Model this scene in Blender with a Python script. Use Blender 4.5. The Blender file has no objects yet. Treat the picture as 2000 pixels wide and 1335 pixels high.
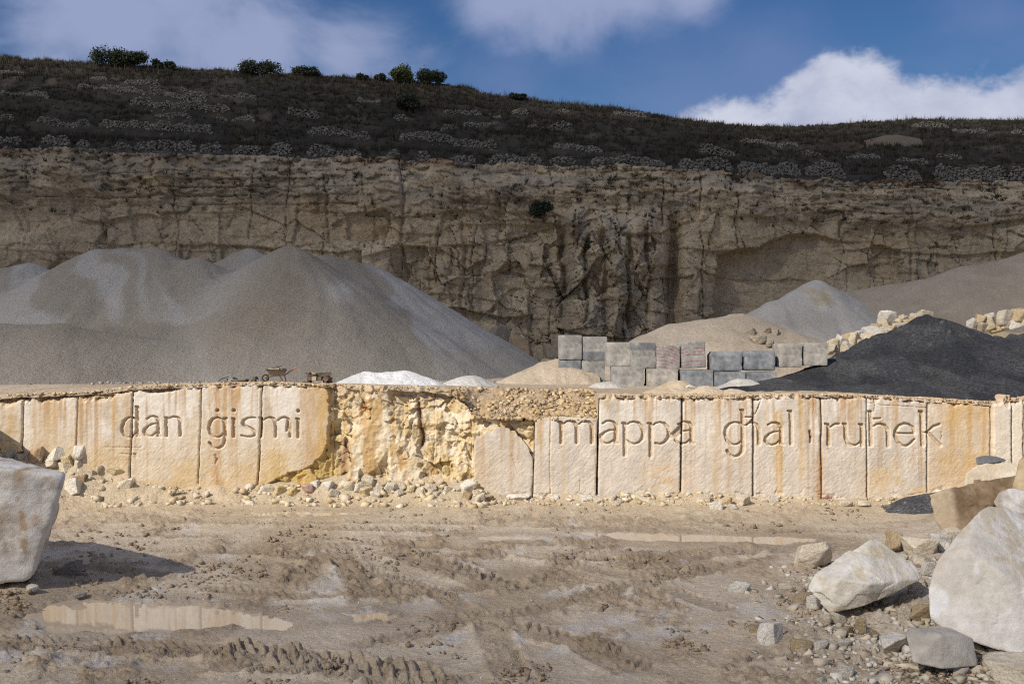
import bpy, bmesh, math, random
import numpy as np
from mathutils import Vector, Matrix

SC = bpy.context.scene
COL = SC.collection
random.seed(7)
RNG = np.random.default_rng(11)
R = math.radians

# ---------------------------------------------------------------- camera
F = 2222.0            # focal length in photograph pixels (2000 wide)
EYE = 8.09            # camera height above the foot of the carved wall
cam_d = bpy.data.cameras.new('camera')
cam = bpy.data.objects.new('camera', cam_d)
COL.objects.link(cam)
cam_d.sensor_width = 36.0
cam_d.lens = 40.0
cam_d.clip_start = 0.5
cam_d.clip_end = 6000
cam.location = (0, 0, EYE)
cam.rotation_euler = (R(90), 0, 0)
SC.camera = cam

# ---------------------------------------------------------------- sun + sky
SUN_EL, SUN_AZ = R(38), R(222)          # azimuth clockwise from +Y: behind the camera, to the left
S2 = Vector((math.sin(SUN_AZ) * math.cos(SUN_EL), math.cos(SUN_AZ) * math.cos(SUN_EL), math.sin(SUN_EL)))
sun_d = bpy.data.lights.new('sun', 'SUN')
sun_d.energy = 3.6
sun_d.angle = R(0.55)
sun_d.color = (1.0, 0.92, 0.80)
sun = bpy.data.objects.new('sun', sun_d)
COL.objects.link(sun)
sun.rotation_euler = S2.to_track_quat('Z', 'Y').to_euler()
sun.location = (-60, -60, 90)

world = bpy.data.worlds.new('World')
SC.world = world
world.use_nodes = True
SKY_STRENGTH = 0.075


def build_world():
    nt = world.node_tree
    N, L = nt.nodes, nt.links
    N.clear()
    out = N.new('ShaderNodeOutputWorld')
    bg = N.new('ShaderNodeBackground')
    bg.inputs['Strength'].default_value = SKY_STRENGTH
    sky = N.new('ShaderNodeTexSky')
    sky.sky_type = 'NISHITA'
    sky.sun_disc = False
    sky.sun_elevation = SUN_EL
    sky.sun_rotation = SUN_AZ
    sky.air_density = 1.0
    sky.dust_density = 0.25
    sky.ozone_density = 3.0
    tc = N.new('ShaderNodeTexCoord')

    def vm(op, a, b=None):
        n = N.new('ShaderNodeVectorMath'); n.operation = op
        for i, v in enumerate((a, b)):
            if v is None: continue
            if isinstance(v, (tuple, list, Vector)): n.inputs[i].default_value = v
            else: L.new(v, n.inputs[i])
        return n

    def ma(op, a, b=None, c=None):
        n = N.new('ShaderNodeMath'); n.operation = op
        for i, v in enumerate((a, b, c)):
            if v is None: continue
            if isinstance(v, (int, float)): n.inputs[i].default_value = v
            else: L.new(v, n.inputs[i])
        return n.outputs[0]

    def smooth(v, lo, hi):
        n = N.new('ShaderNodeMapRange'); n.interpolation_type = 'SMOOTHSTEP'
        n.inputs['From Min'].default_value = lo; n.inputs['From Max'].default_value = hi
        L.new(v, n.inputs['Value'])
        return n.outputs['Result']

    def noise(vec, scale, det, rough=0.55, dist=0.0):
        n = N.new('ShaderNodeTexNoise'); n.noise_dimensions = '3D'
        n.inputs['Scale'].default_value = scale; n.inputs['Detail'].default_value = det
        n.inputs['Roughness'].default_value = rough; n.inputs['Distortion'].default_value = dist
        L.new(vec, n.inputs['Vector'])
        return n.outputs['Fac']

    EZ = 1.5
    d = vm('NORMALIZE', tc.outputs['Generated']).outputs[0]
    dv = vm('MULTIPLY', d, (1, 1, EZ)).outputs[0]

    def blobs(lst):
        acc = None
        for (px, py, r) in lst:
            v = Vector(((px - 1000) / F, 1.0, (667.5 - py) / F)).normalized()
            v.z *= EZ
            n = vm('DISTANCE', dv, v)
            k = ma('MULTIPLY_ADD', n.outputs['Value'], -F / r, 1.0)
            acc = k if acc is None else ma('SMOOTH_MAX', acc, k, 0.25)
        return acc

    n_big = noise(dv, 7.0, 8, 0.6, 0.3)
    n_fine = noise(dv, 26.0, 8, 0.62, 0.2)
    # cumulus bank low on the right
    cum = blobs([(1655, 205, 150), (1570, 235, 130), (1480, 262, 120), (1390, 278, 120), (1300, 290, 110), (1760, 235, 150),
                 (1850, 250, 150), (1950, 245, 160), (2060, 240, 170), (1630, 150, 80)])
    nf = ma('MULTIPLY_ADD', n_fine, 1.15, -0.58)
    cum = ma('ADD', cum, nf)
    cum = smooth(cum, 0.02, 0.42)
    # soft sheets above
    soft = blobs([(470, 95, 330), (230, 30, 260), (660, 100, 210), (340, -40, 300), (600, 190, 200), (1110, -40, 230),
                  (1000, -30, 170), (1240, -10, 150), (1340, -20, 110), (120, 150, 110)])
    nb = ma('MULTIPLY_ADD', n_big, 1.9, -1.02)
    soft = ma('ADD', soft, nb)
    soft = smooth(soft, -0.1, 0.75)
    # thin veils, and fair weather cloud over unseen sky, thickened for ambient light
    veil = blobs([(1320, 190, 330), (1930, 40, 190), (1000, 170, 160), (1500, 120, 200)])
    veil = smooth(ma('ADD', veil, nb), -0.1, 1.0)
    veil = ma('MULTIPLY', veil, 0.42)
    n_far = noise(dv, 3.1, 8, 0.58, 0.4)
    sep = N.new('ShaderNodeSeparateXYZ'); L.new(d, sep.inputs[0])
    notfront = smooth(sep.outputs['Y'], 0.9, 0.55)
    gen = ma('MULTIPLY', smooth(n_far, 0.42, 0.6), notfront)

    cum_shade = N.new('ShaderNodeMix'); cum_shade.data_type = 'RGBA'
    L.new(smooth(n_big, 0.35, 0.65), cum_shade.inputs[0])
    cum_shade.inputs[6].default_value = (4.3, 4.75, 6.4, 1)
    cum_shade.inputs[7].default_value = (6.6, 6.9, 8.2, 1)

    def mix(fac, a, b):
        m = N.new('ShaderNodeMix'); m.data_type = 'RGBA'
        L.new(fac, m.inputs[0])
        for i, v in ((6, a), (7, b)):
            if isinstance(v, tuple): m.inputs[i].default_value = v
            else: L.new(v, m.inputs[i])
        return m.outputs[2]

    hs = N.new('ShaderNodeHueSaturation')
    hs.inputs['Hue'].default_value = 0.512
    hs.inputs['Saturation'].default_value = 1.3
    hs.inputs['Value'].default_value = 0.70
    L.new(sky.outputs[0], hs.inputs['Color'])
    c = hs.outputs[0]
    c = mix(veil, c, (2.2, 2.75, 5.2, 1))
    c = mix(soft, c, (3.3, 3.9, 6.0, 1))
    c = mix(gen, c, cum_shade.outputs[2])
    c = mix(cum, c, cum_shade.outputs[2])
    L.new(c, bg.inputs['Color'])
    L.new(bg.outputs[0], out.inputs['Surface'])


build_world()

vs = SC.view_settings
vs.view_transform = 'Standard'
vs.look = 'None'
vs.exposure = 0.3
vs.gamma = 1.0
vs.use_curve_mapping = False
SC.render.engine = 'CYCLES'
cy = SC.cycles
cy.use_denoising = False
cy.use_adaptive_sampling = False
cy.filter_width = 1.15
cy.denoising_prefilter = 'ACCURATE'
cy.max_bounces = 5
cy.diffuse_bounces = 3
cy.glossy_bounces = 3
cy.transmission_bounces = 2
cy.volume_bounces = 0
cy.transparent_max_bounces = 8
cy.sample_clamp_indirect = 6.0
cy.caustics_reflective = False
cy.caustics_refractive = False


# ---------------------------------------------------------------- numeric helpers
def at(px, py, Y):
    """world point at depth Y for a photograph pixel"""
    return Vector(((px - 1000) / F * Y, Y, EYE - (py - 667.5) / F * Y))


def _hash(ix, iy, iz, seed):
    a = ix.astype(np.int64).astype(np.uint32) * np.uint32(0x8da6b343)
    b = iy.astype(np.int64).astype(np.uint32) * np.uint32(0xd8163841)
    if iz is None:
        h = a ^ b
    else:
        h = a ^ b ^ (iz.astype(np.int64).astype(np.uint32) * np.uint32(0xcb1ab31f))
    h = h ^ np.uint32((seed * 0x9e3779b9) & 0xffffffff)
    h ^= h >> np.uint32(13)
    h = h * np.uint32(0x5bd1e995)
    h ^= h >> np.uint32(15)
    h = h * np.uint32(0x27d4eb2d)
    h ^= h >> np.uint32(16)
    return h.astype(np.float64) / 4294967295.0


def vn2(x, y, seed=0):
    ix, iy = np.floor(x), np.floor(y)
    fx, fy = x - ix, y - iy
    fx = fx * fx * fx * (fx * (fx * 6 - 15) + 10)
    fy = fy * fy * fy * (fy * (fy * 6 - 15) + 10)
    a = _hash(ix, iy, None, seed); b = _hash(ix + 1, iy, None, seed)
    c = _hash(ix, iy + 1, None, seed); d = _hash(ix + 1, iy + 1, None, seed)
    return (a + (b - a) * fx + (c - a) * fy + (a - b - c + d) * fx * fy) * 2 - 1


def vn3(x, y, z, seed=0):
    ix, iy, iz = np.floor(x), np.floor(y), np.floor(z)
    fx, fy, fz = x - ix, y - iy, z - iz
    fx = fx * fx * (3 - 2 * fx); fy = fy * fy * (3 - 2 * fy); fz = fz * fz * (3 - 2 * fz)
    r = 0
    for dx in (0, 1):
        wx = fx if dx else 1 - fx
        for dy in (0, 1):
            wy = fy if dy else 1 - fy
            for dz in (0, 1):
                wz = fz if dz else 1 - fz
                r = r + _hash(ix + dx, iy + dy, iz + dz, seed) * wx * wy * wz
    return r * 2 - 1


def fbm2(x, y, seed=0, octs=4, gain=0.5):
    x = np.asarray(x, float); y = np.asarray(y, float)
    s, a, t = 0, 1.0, 0.0
    for i in range(octs):
        s = s + a * vn2(x, y, seed + i * 17)
        t += a
        a *= gain
        x, y = (x * 0.8 - y * 0.6) * 2.03 + 11.3, (x * 0.6 + y * 0.8) * 2.03 - 4.7
    return s / t * 1.4


def fbm3(x, y, z, seed=0, octs=4, gain=0.5):
    s, a, t = 0, 1.0, 0.0
    for i in range(octs):
        s = s + a * vn3(x, y, z, seed + i * 17)
        t += a
        a *= gain
        x, y, z = (x * 0.8 - y * 0.6) * 2.03 + 11.3, (x * 0.6 + y * 0.8) * 2.03 - 4.7, z * 2.03 + 3.1
    return s / t * 1.4


def voro(x, y, seed=0, jit=0.95):
    ix, iy = np.floor(x), np.floor(y)
    F1 = np.full(x.shape, 9e9); F2 = F1.copy()
    cx = np.zeros_like(F1); cy_ = np.zeros_like(F1); ci = np.zeros_like(F1); cj = np.zeros_like(F1)
    for dj in (-1, 0, 1):
        for di in (-1, 0, 1):
            jx, jy = ix + di, iy + dj
            px = jx + 0.5 + jit * (_hash(jx, jy, None, seed) - 0.5)
            py = jy + 0.5 + jit * (_hash(jx, jy, None, seed + 1) - 0.5)
            d = (x - px) ** 2 + (y - py) ** 2
            m = d < F1
            F2 = np.where(m, F1, np.minimum(F2, d))
            F1 = np.where(m, d, F1)
            cx = np.where(m, px, cx); cy_ = np.where(m, py, cy_)
            ci = np.where(m, jx, ci); cj = np.where(m, jy, cj)
    return np.sqrt(F1), np.sqrt(F2), x - cx, y - cy_, ci, cj


def facets(x, y, sx, sy, seed, off, tilt, crack, cw=0.12):
    """broken rock: cells that each lie at their own depth and slope, with open joints between them"""
    u, v = x / sx, y / sy
    f1, f2, dx, dy, ci, cj = voro(u, v, seed)
    o = (_hash(ci, cj, None, seed + 2) - 0.5) * 2 * off
    gx = (_hash(ci, cj, None, seed + 3) - 0.5) * 2 * tilt * sx
    gy = (_hash(ci, cj, None, seed + 4) - 0.5) * 2 * tilt * sy
    e = np.clip((f2 - f1) / cw, 0, 1)
    # joints open only along part of their length
    open_ = np.clip(vn2(u * 1.3 + 5, v * 1.3, seed + 9) * 1.5 + 0.3, 0, 1)
    return o + gx * dx + gy * dy + crack * open_ * (1 - e) ** 2


def sstep(a, b, x):
    t = np.clip((x - a) / (b - a), 0, 1)
    return t * t * (3 - 2 * t)


def lerp3(a, b, t):
    return np.asarray(a)[None, :] * (1 - t[..., None]) + np.asarray(b)[None, :] * t[..., None]


def mixc(c, col, t):
    t = np.clip(t, 0, 1)[..., None]
    return c * (1 - t) + np.asarray(col, float) * t


# ---------------------------------------------------------------- object helpers
def link(o, parent=None):
    COL.objects.link(o)
    if parent is not None:
        o.parent = parent
    return o


def tag(o, label=None, cat=None, group=None, kind=None):
    if label: o['label'] = label
    if cat: o['category'] = cat
    if group: o['group'] = group
    if kind: o['kind'] = kind
    return o


def empty(name, loc=(0, 0, 0), rz=0.0):
    o = bpy.data.objects.new(name, None)
    o.location = loc
    o.rotation_euler = (0, 0, rz)
    o.empty_display_size = 0.3
    return link(o)


def raw_mesh(name, V, Fq=None, Ft=None, col=None, attrs=None, smooth=True):
    """fast mesh from numpy: V (n,3), quads (m,4) and / or triangles (k,3)"""
    me = bpy.data.meshes.new(name)
    V = np.ascontiguousarray(V, dtype=np.float32)
    me.vertices.add(len(V))
    me.vertices.foreach_set('co', V.ravel())
    parts, starts, pos = [], [], 0
    for Fa, k in ((Fq, 4), (Ft, 3)):
        if Fa is None or len(Fa) == 0: continue
        Fa = np.ascontiguousarray(Fa, dtype=np.int32)
        parts.append(Fa.ravel())
        starts.append(pos + np.arange(len(Fa), dtype=np.int32) * k)
        pos += len(Fa) * k
    idx = np.concatenate(parts); st = np.concatenate(starts)
    me.loops.add(len(idx))
    me.loops.foreach_set('vertex_index', idx)
    me.polygons.add(len(st))
    me.polygons.foreach_set('loop_start', st)
    if smooth:
        me.polygons.foreach_set('use_smooth', np.ones(len(st), dtype=bool))
    me.update(calc_edges=True)
    if col is not None:
        a = me.color_attributes.new('tint', 'FLOAT_COLOR', 'POINT')
        c4 = np.ones((len(V), 4), dtype=np.float32)
        c4[:, :3] = np.clip(col, 0, 1)
        a.data.foreach_set('color', c4.ravel())
    for k, v in (attrs or {}).items():
        a = me.attributes.new(k, 'FLOAT', 'POINT')
        a.data.foreach_set('value', np.ascontiguousarray(v, dtype=np.float32).ravel())
    return me


def grid_faces(r, c):
    i = np.arange(r * c).reshape(r, c)
    return np.stack([i[:-1, :-1], i[:-1, 1:], i[1:, 1:], i[1:, :-1]], -1).reshape(-1, 4)


def grid_obj(name, X, Y, Z, mat, col=None, attrs=None, parent=None, skirt=None, smooth=True, keep=None):
    r, c = X.shape
    V = np.stack([X, Y, Z], -1).reshape(-1, 3)
    Fq = grid_faces(r, c)
    if keep is not None:
        k = keep.reshape(-1)
        Fq = Fq[k[Fq].all(1)]
        used = np.zeros(r * c, bool); used[Fq.ravel()] = True
        mp = np.cumsum(used) - 1
        V = V[used]; Fq = mp[Fq]
        if col is not None: col = col.reshape(-1, 3)[used]
        if attrs: attrs = {a: v.reshape(-1)[used] for a, v in attrs.items()}
    if col is not None: col = col.reshape(-1, 3)
    if skirt is not None:
        i = np.arange(r * c).reshape(r, c)
        loop = np.concatenate([i[0, :], i[1:, -1], i[-1, -2::-1], i[-2:0:-1, 0]])
        n0 = len(V)
        back = V[loop] + np.asarray(skirt)
        V = np.concatenate([V, back])
        k = np.arange(len(loop)); k2 = (k + 1) % len(loop)
        Fq = np.concatenate([Fq, np.stack([loop[k], n0 + k, n0 + k2, loop[k2]], -1)])
        if col is not None: col = np.concatenate([col, col[loop]])
        if attrs: attrs = {a: np.concatenate([v.reshape(-1), v.reshape(-1)[loop]]) for a, v in attrs.items()}
    me = raw_mesh(name, V, Fq, None, col, attrs, smooth)
    me.materials.append(mat)
    return link(bpy.data.objects.new(name, me), parent)


def bm_obj(name, bm, mat, parent=None, smooth=False):
    me = bpy.data.meshes.new(name)
    bm.normal_update()
    bm.to_mesh(me)
    bm.free()
    if smooth:
        for p in me.polygons: p.use_smooth = True
    me.materials.append(mat)
    return link(bpy.data.objects.new(name, me), parent)


# ---------------------------------------------------------------- materials
def mat_tint(name, noise_scale=3.0, noise_amt=0.25, bump=0.3, bump_scale=8.0, bump_dist=0.05, rough=0.9,
             bump2=None, obj_col=False, wet=False, spec=0.3, fine=None):
    """base colour from the 'tint' attribute (or the object's colour), broken up by noise, with fine relief"""
    m = bpy.data.materials.new(name)
    m.use_nodes = True
    N, L = m.node_tree.nodes, m.node_tree.links
    N.clear()
    out = N.new('ShaderNodeOutputMaterial')
    b = N.new('ShaderNodeBsdfPrincipled')
    L.new(b.outputs[0], out.inputs[0])
    b.inputs['Roughness'].default_value = rough
    b.inputs['Specular IOR Level'].default_value = spec
    tc = N.new('ShaderNodeTexCoord')
    co = tc.outputs['Object']
    if obj_col:
        oi = N.new('ShaderNodeObjectInfo')
        base = oi.outputs['Color']
        add = N.new('ShaderNodeVectorMath'); add.operation = 'ADD'
        L.new(co, add.inputs[0]); L.new(oi.outputs['Location'], add.inputs[1])
        co = add.outputs[0]
    else:
        at_ = N.new('ShaderNodeAttribute'); at_.attribute_name = 'tint'
        base = at_.outputs['Color']

    def noise(scale, det=6, rgh=0.6):
        n = N.new('ShaderNodeTexNoise')
        n.inputs['Scale'].default_value = scale; n.inputs['Detail'].default_value = det
        n.inputs['Roughness'].default_value = rgh
        L.new(co, n.inputs['Vector'])
        return n.outputs['Fac']

    def scaled(col, fac, amt):
        mr = N.new('ShaderNodeMapRange')
        mr.inputs['From Min'].default_value = 0.25; mr.inputs['From Max'].default_value = 0.75
        mr.inputs['To Min'].default_value = 1 - amt; mr.inputs['To Max'].default_value = 1 + amt
        L.new(fac, mr.inputs['Value'])
        vmn = N.new('ShaderNodeVectorMath'); vmn.operation = 'SCALE'
        L.new(col, vmn.inputs[0]); L.new(mr.outputs[0], vmn.inputs['Scale'])
        return vmn.outputs[0]

    c = scaled(base, noise(noise_scale), noise_amt)
    if fine:
        c = scaled(c, noise(fine[0], 3, 0.7), fine[1])
    L.new(c, b.inputs['Base Color'])
    if wet:
        w = N.new('ShaderNodeAttribute'); w.attribute_name = 'wet'
        mr = N.new('ShaderNodeMapRange')
        mr.inputs['To Min'].default_value = rough; mr.inputs['To Max'].default_value = 0.22
        L.new(w.outputs['Fac'], mr.inputs['Value'])
        L.new(mr.outputs[0], b.inputs['Roughness'])
    if bump:
        bp = N.new('ShaderNodeBump')
        bp.inputs['Strength'].default_value = bump; bp.inputs['Distance'].default_value = bump_dist
        L.new(noise(bump_scale, 8, 0.65), bp.inputs['Height'])
        last = bp
        if bump2:
            bp2 = N.new('ShaderNodeBump')
            bp2.inputs['Strength'].default_value = bump2[0]; bp2.inputs['Distance'].default_value = bump2[2]
            L.new(noise(bump2[1], 4, 0.6), bp2.inputs['Height'])
            L.new(bp.outputs[0], bp2.inputs['Normal'])
            last = bp2
        L.new(last.outputs[0], b.inputs['Normal'])
    return m


def mat_plain(name, col, rough=0.7, metal=0.0, noise_amt=0.25, scale=12.0, bump=0.15):
    m = bpy.data.materials.new(name)
    m.use_nodes = True
    N, L = m.node_tree.nodes, m.node_tree.links
    b = N['Principled BSDF']
    b.inputs['Roughness'].default_value = rough
    b.inputs['Metallic'].default_value = metal
    tc = N.new('ShaderNodeTexCoord')
    n = N.new('ShaderNodeTexNoise')
    n.inputs['Scale'].default_value = scale; n.inputs['Detail'].default_value = 6
    L.new(tc.outputs['Object'], n.inputs['Vector'])
    r = N.new('ShaderNodeValToRGB')
    r.color_ramp.elements[0].position = 0.3; r.color_ramp.elements[1].position = 0.7
    r.color_ramp.elements[0].color = (*[v * (1 - noise_amt) for v in col], 1)
    r.color_ramp.elements[1].color = (*[min(1, v * (1 + noise_amt)) for v in col], 1)
    L.new(n.outputs['Fac'], r.inputs['Fac'])
    L.new(r.outputs[0], b.inputs['Base Color'])
    if bump:
        bp = N.new('ShaderNodeBump'); bp.inputs['Strength'].default_value = bump
        bp.inputs['Distance'].default_value = 0.03
        L.new(n.outputs['Fac'], bp.inputs['Height']); L.new(bp.outputs[0], b.inputs['Normal'])
    return m


M = {}
M['ground'] = mat_tint('quarry_mud', 1.2, 0.16, 0.9, 5.0, 0.16, 0.85, bump2=(0.8, 22.0, 0.05), wet=True, spec=0.35, fine=(9.0, 0.18))
M['bench'] = mat_tint('bench_dust', 1.2, 0.15, 0.8, 4.0, 0.15, 0.95, fine=(6.0, 0.25))
M['wall'] = mat_tint('cut_limestone', 2.2, 0.09, 0.45, 9.0, 0.04, 0.9, bump2=(0.5, 30.0, 0.015), fine=(7.0, 0.06))
M['cliff'] = mat_tint('cliff_limestone', 0.6, 0.18, 0.8, 1.6, 0.5, 0.95, bump2=(0.7, 5.0, 0.16), fine=(2.2, 0.24))
M['hill'] = mat_tint('hill_soil', 0.6, 0.3, 0.6, 1.5, 0.3, 0.95)
M['gravel'] = mat_tint('gravel', 0.5, 0.06, 0.9, 5.0, 0.25, 0.95, bump2=(0.8, 11.0, 0.10), fine=(7.0, 0.26))
M['sand'] = mat_tint('quarry_sand', 0.8, 0.10, 0.7, 4.0, 0.16, 0.95, bump2=(0.6, 12.0, 0.06), fine=(6.0, 0.22))
M['black_gravel'] = mat_tint('black_gravel', 0.7, 0.2, 0.9, 6.0, 0.2, 0.8, bump2=(0.9, 14.0, 0.14), fine=(7.0, 0.9))
M['rock'] = mat_tint('rough_limestone', 1.6, 0.2, 0.9, 5.0, 0.16, 0.9, bump2=(0.7, 16.0, 0.05), obj_col=True, fine=(7.0, 0.22))
M['boulder'] = mat_tint('boulder_limestone', 1.2, 0.12, 0.6, 6.0, 0.06, 0.9, bump2=(0.6, 22.0, 0.025), fine=(5.0, 0.12))
M['clod'] = mat_tint('mud_clods', 3.0, 0.2, 0.4, 14.0, 0.03, 0.9)
M['wallstone'] = mat_tint('field_stone', 0.9, 0.25, 0.4, 4.0, 0.1, 0.95)
M['scrub'] = mat_tint('dry_scrub', 0.4, 0.3, 0.0, rough=0.95)
M['leaf'] = mat_tint('leaves', 0.8, 0.35, 0.0, rough=0.7)
M['bark'] = mat_plain('bark', (0.09, 0.07, 0.05), 0.95)
M['concrete'] = mat_tint('cast_concrete', 1.3, 0.38, 0.6, 8.0, 0.04, 0.9, fine=(5.0, 0.25))
M['rust'] = mat_plain('rusty_steel', (0.14, 0.075, 0.045), 0.8, 0.3)
M['tray'] = mat_plain('dusty_painted_steel', (0.34, 0.29, 0.22), 0.75)
M['rubber'] = mat_plain('tyre_rubber', (0.05, 0.045, 0.04), 0.9)
M['grip'] = mat_plain('faded_red_grip', (0.42, 0.13, 0.1), 0.7)
M['wood'] = mat_plain('weathered_wood', (0.13, 0.09, 0.06), 0.9, noise_amt=0.5, scale=6)
M['wood_pale'] = mat_plain('pale_cut_wood', (0.42, 0.34, 0.24), 0.9, noise_amt=0.3, scale=6)
M['hose'] = mat_plain('grey_hose', (0.2, 0.22, 0.25), 0.6)
M['bag'] = mat_plain('white_plastic', (0.75, 0.76, 0.78), 0.5, noise_amt=0.06)


def water_mat():
    m = bpy.data.materials.new('milky_water'); m.use_nodes = True
    N, L = m.node_tree.nodes, m.node_tree.links
    b = N['Principled BSDF']
    b.inputs['Base Color'].default_value = (0.52, 0.43, 0.32, 1)
    b.inputs['Roughness'].default_value = 0.035
    b.inputs['IOR'].default_value = 1.33
    b.inputs['Specular IOR Level'].default_value = 0.75
    tc = N.new('ShaderNodeTexCoord')
    n = N.new('ShaderNodeTexNoise'); n.inputs['Scale'].default_value = 3.0; n.inputs['Detail'].default_value = 3
    L.new(tc.outputs['Object'], n.inputs['Vector'])
    bp = N.new('ShaderNodeBump'); bp.inputs['Strength'].default_value = 0.03; bp.inputs['Distance'].default_value = 0.01
    L.new(n.outputs['Fac'], bp.inputs['Height']); L.new(bp.outputs[0], b.inputs['Normal'])
    return m


M['water'] = water_mat()


def cloud_mat(name, density):
    m = bpy.data.materials.new(name); m.use_nodes = True
    N, L = m.node_tree.nodes, m.node_tree.links
    N.clear()
    out = N.new('ShaderNodeOutputMaterial')
    v = N.new('ShaderNodeVolumePrincipled')
    v.inputs['Color'].default_value = (1, 1, 1, 1)
    v.inputs['Density'].default_value = density
    v.inputs['Anisotropy'].default_value = 0.4
    L.new(v.outputs[0], out.inputs['Volume'])
    return m


# ---------------------------------------------------------------- clouds over the quarry (their shade falls on hill and foreground)
def lens_cloud(sx, sy, rx, ry, h, tau, rot, seed):
    """flat-bottomed cloud 260 m up whose shade falls round (sx, sy) on the quarry floor"""
    t = 260.0 / S2.z
    c = Vector((sx, sy, 0)) + S2 * t
    n, m_ = 36, 96
    a = np.linspace(0, 2 * math.pi, m_, endpoint=False)
    rr = np.linspace(0.02, 1, n)
    A, Rr = np.meshgrid(a, rr)
    wob = 1 + 0.10 * fbm2(np.cos(A) * 2.2 + seed, np.sin(A) * 2.2, seed, 4)
    x = np.cos(A) * Rr * rx * wob; y = np.sin(A) * Rr * ry * wob
    prof = 1 - Rr ** 2
    top = h * prof * (1 + 0.25 * fbm2(x / 40, y / 40, seed + 5, 4))
    bot = -0.12 * h * prof
    Vt = np.stack([x, y, top], -1).reshape(-1, 3)
    Vb = np.stack([x, y, bot], -1).reshape(-1, 3)
    V = np.concatenate([Vt, Vb[:-m_]])
    def idx(i, j, low):
        j = j % m_
        return np.where(low & (i < n - 1), n * m_ + i * m_ + j, i * m_ + j)
    I, J = np.meshgrid(np.arange(n - 1), np.arange(m_), indexing='ij')
    lo = np.zeros_like(I, bool)
    Ft = np.stack([idx(I, J, lo), idx(I + 1, J, lo), idx(I + 1, J + 1, lo), idx(I, J + 1, lo)], -1).reshape(-1, 4)
    hi = np.ones_like(I, bool)
    Fb = np.stack([idx(I, J, hi), idx(I, J + 1, hi), idx(I + 1, J + 1, hi), idx(I + 1, J, hi)], -1).reshape(-1, 4)
    ct, cb = len(V), len(V) + 1
    V = np.concatenate([V, [[0, 0, top[0].mean()], [0, 0, bot[0].mean()]]])
    jj = np.arange(m_); j2 = (jj + 1) % m_
    T1 = np.stack([np.full(m_, ct), jj, j2], -1)
    T2 = np.stack([np.full(m_, cb), n * m_ + j2, n * m_ + jj], -1)
    me = raw_mesh('cloud', V, np.concatenate([Ft, Fb]), np.concatenate([T1, T2]))
    path = h * 1.12 / S2.z
    me.materials.append(cloud_mat('cloud_vapour', tau / path))
    o = link(bpy.data.objects.new('cloud', me))
    o.location = c
    o.rotation_euler = (0, 0, R(rot))
    return tag(o, kind='structure')


lens_cloud(0, -4, 230, 57, 12, 0.8, 0, 3)
lens_cloud(-25, 158, 240, 88, 14, 2.4, 4, 9)
# ================================================================ carved wall
WY = F / 38.0                                   # depth of the cut face (38 px per metre there)
def wx(u): return (u - 1000) / 38.0
def wz(v): return EYE - (v - 667.5) / 38.0

TOPU = [-420, 0, 60, 150, 215, 260, 330, 392, 510, 560, 640, 700, 848, 925, 1042, 1167, 1330, 1468, 1599, 1688, 1805, 1928, 2000, 2420]
TOPV = [777, 772, 768, 766, 759, 754, 751, 749, 746, 747, 750, 752, 757, 763, 766, 769, 771, 769, 768, 770, 776, 783, 776, 780]
def top_v(u): return np.interp(u, TOPU, TOPV)

# each stroke: list of (px, py, stroke width in px)
def S(w, *pts):
    w = w if isinstance(w, (list, tuple)) else [w] * len(pts)
    return [(p[0], p[1], w_) for p, w_ in zip(pts, w)]

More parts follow.
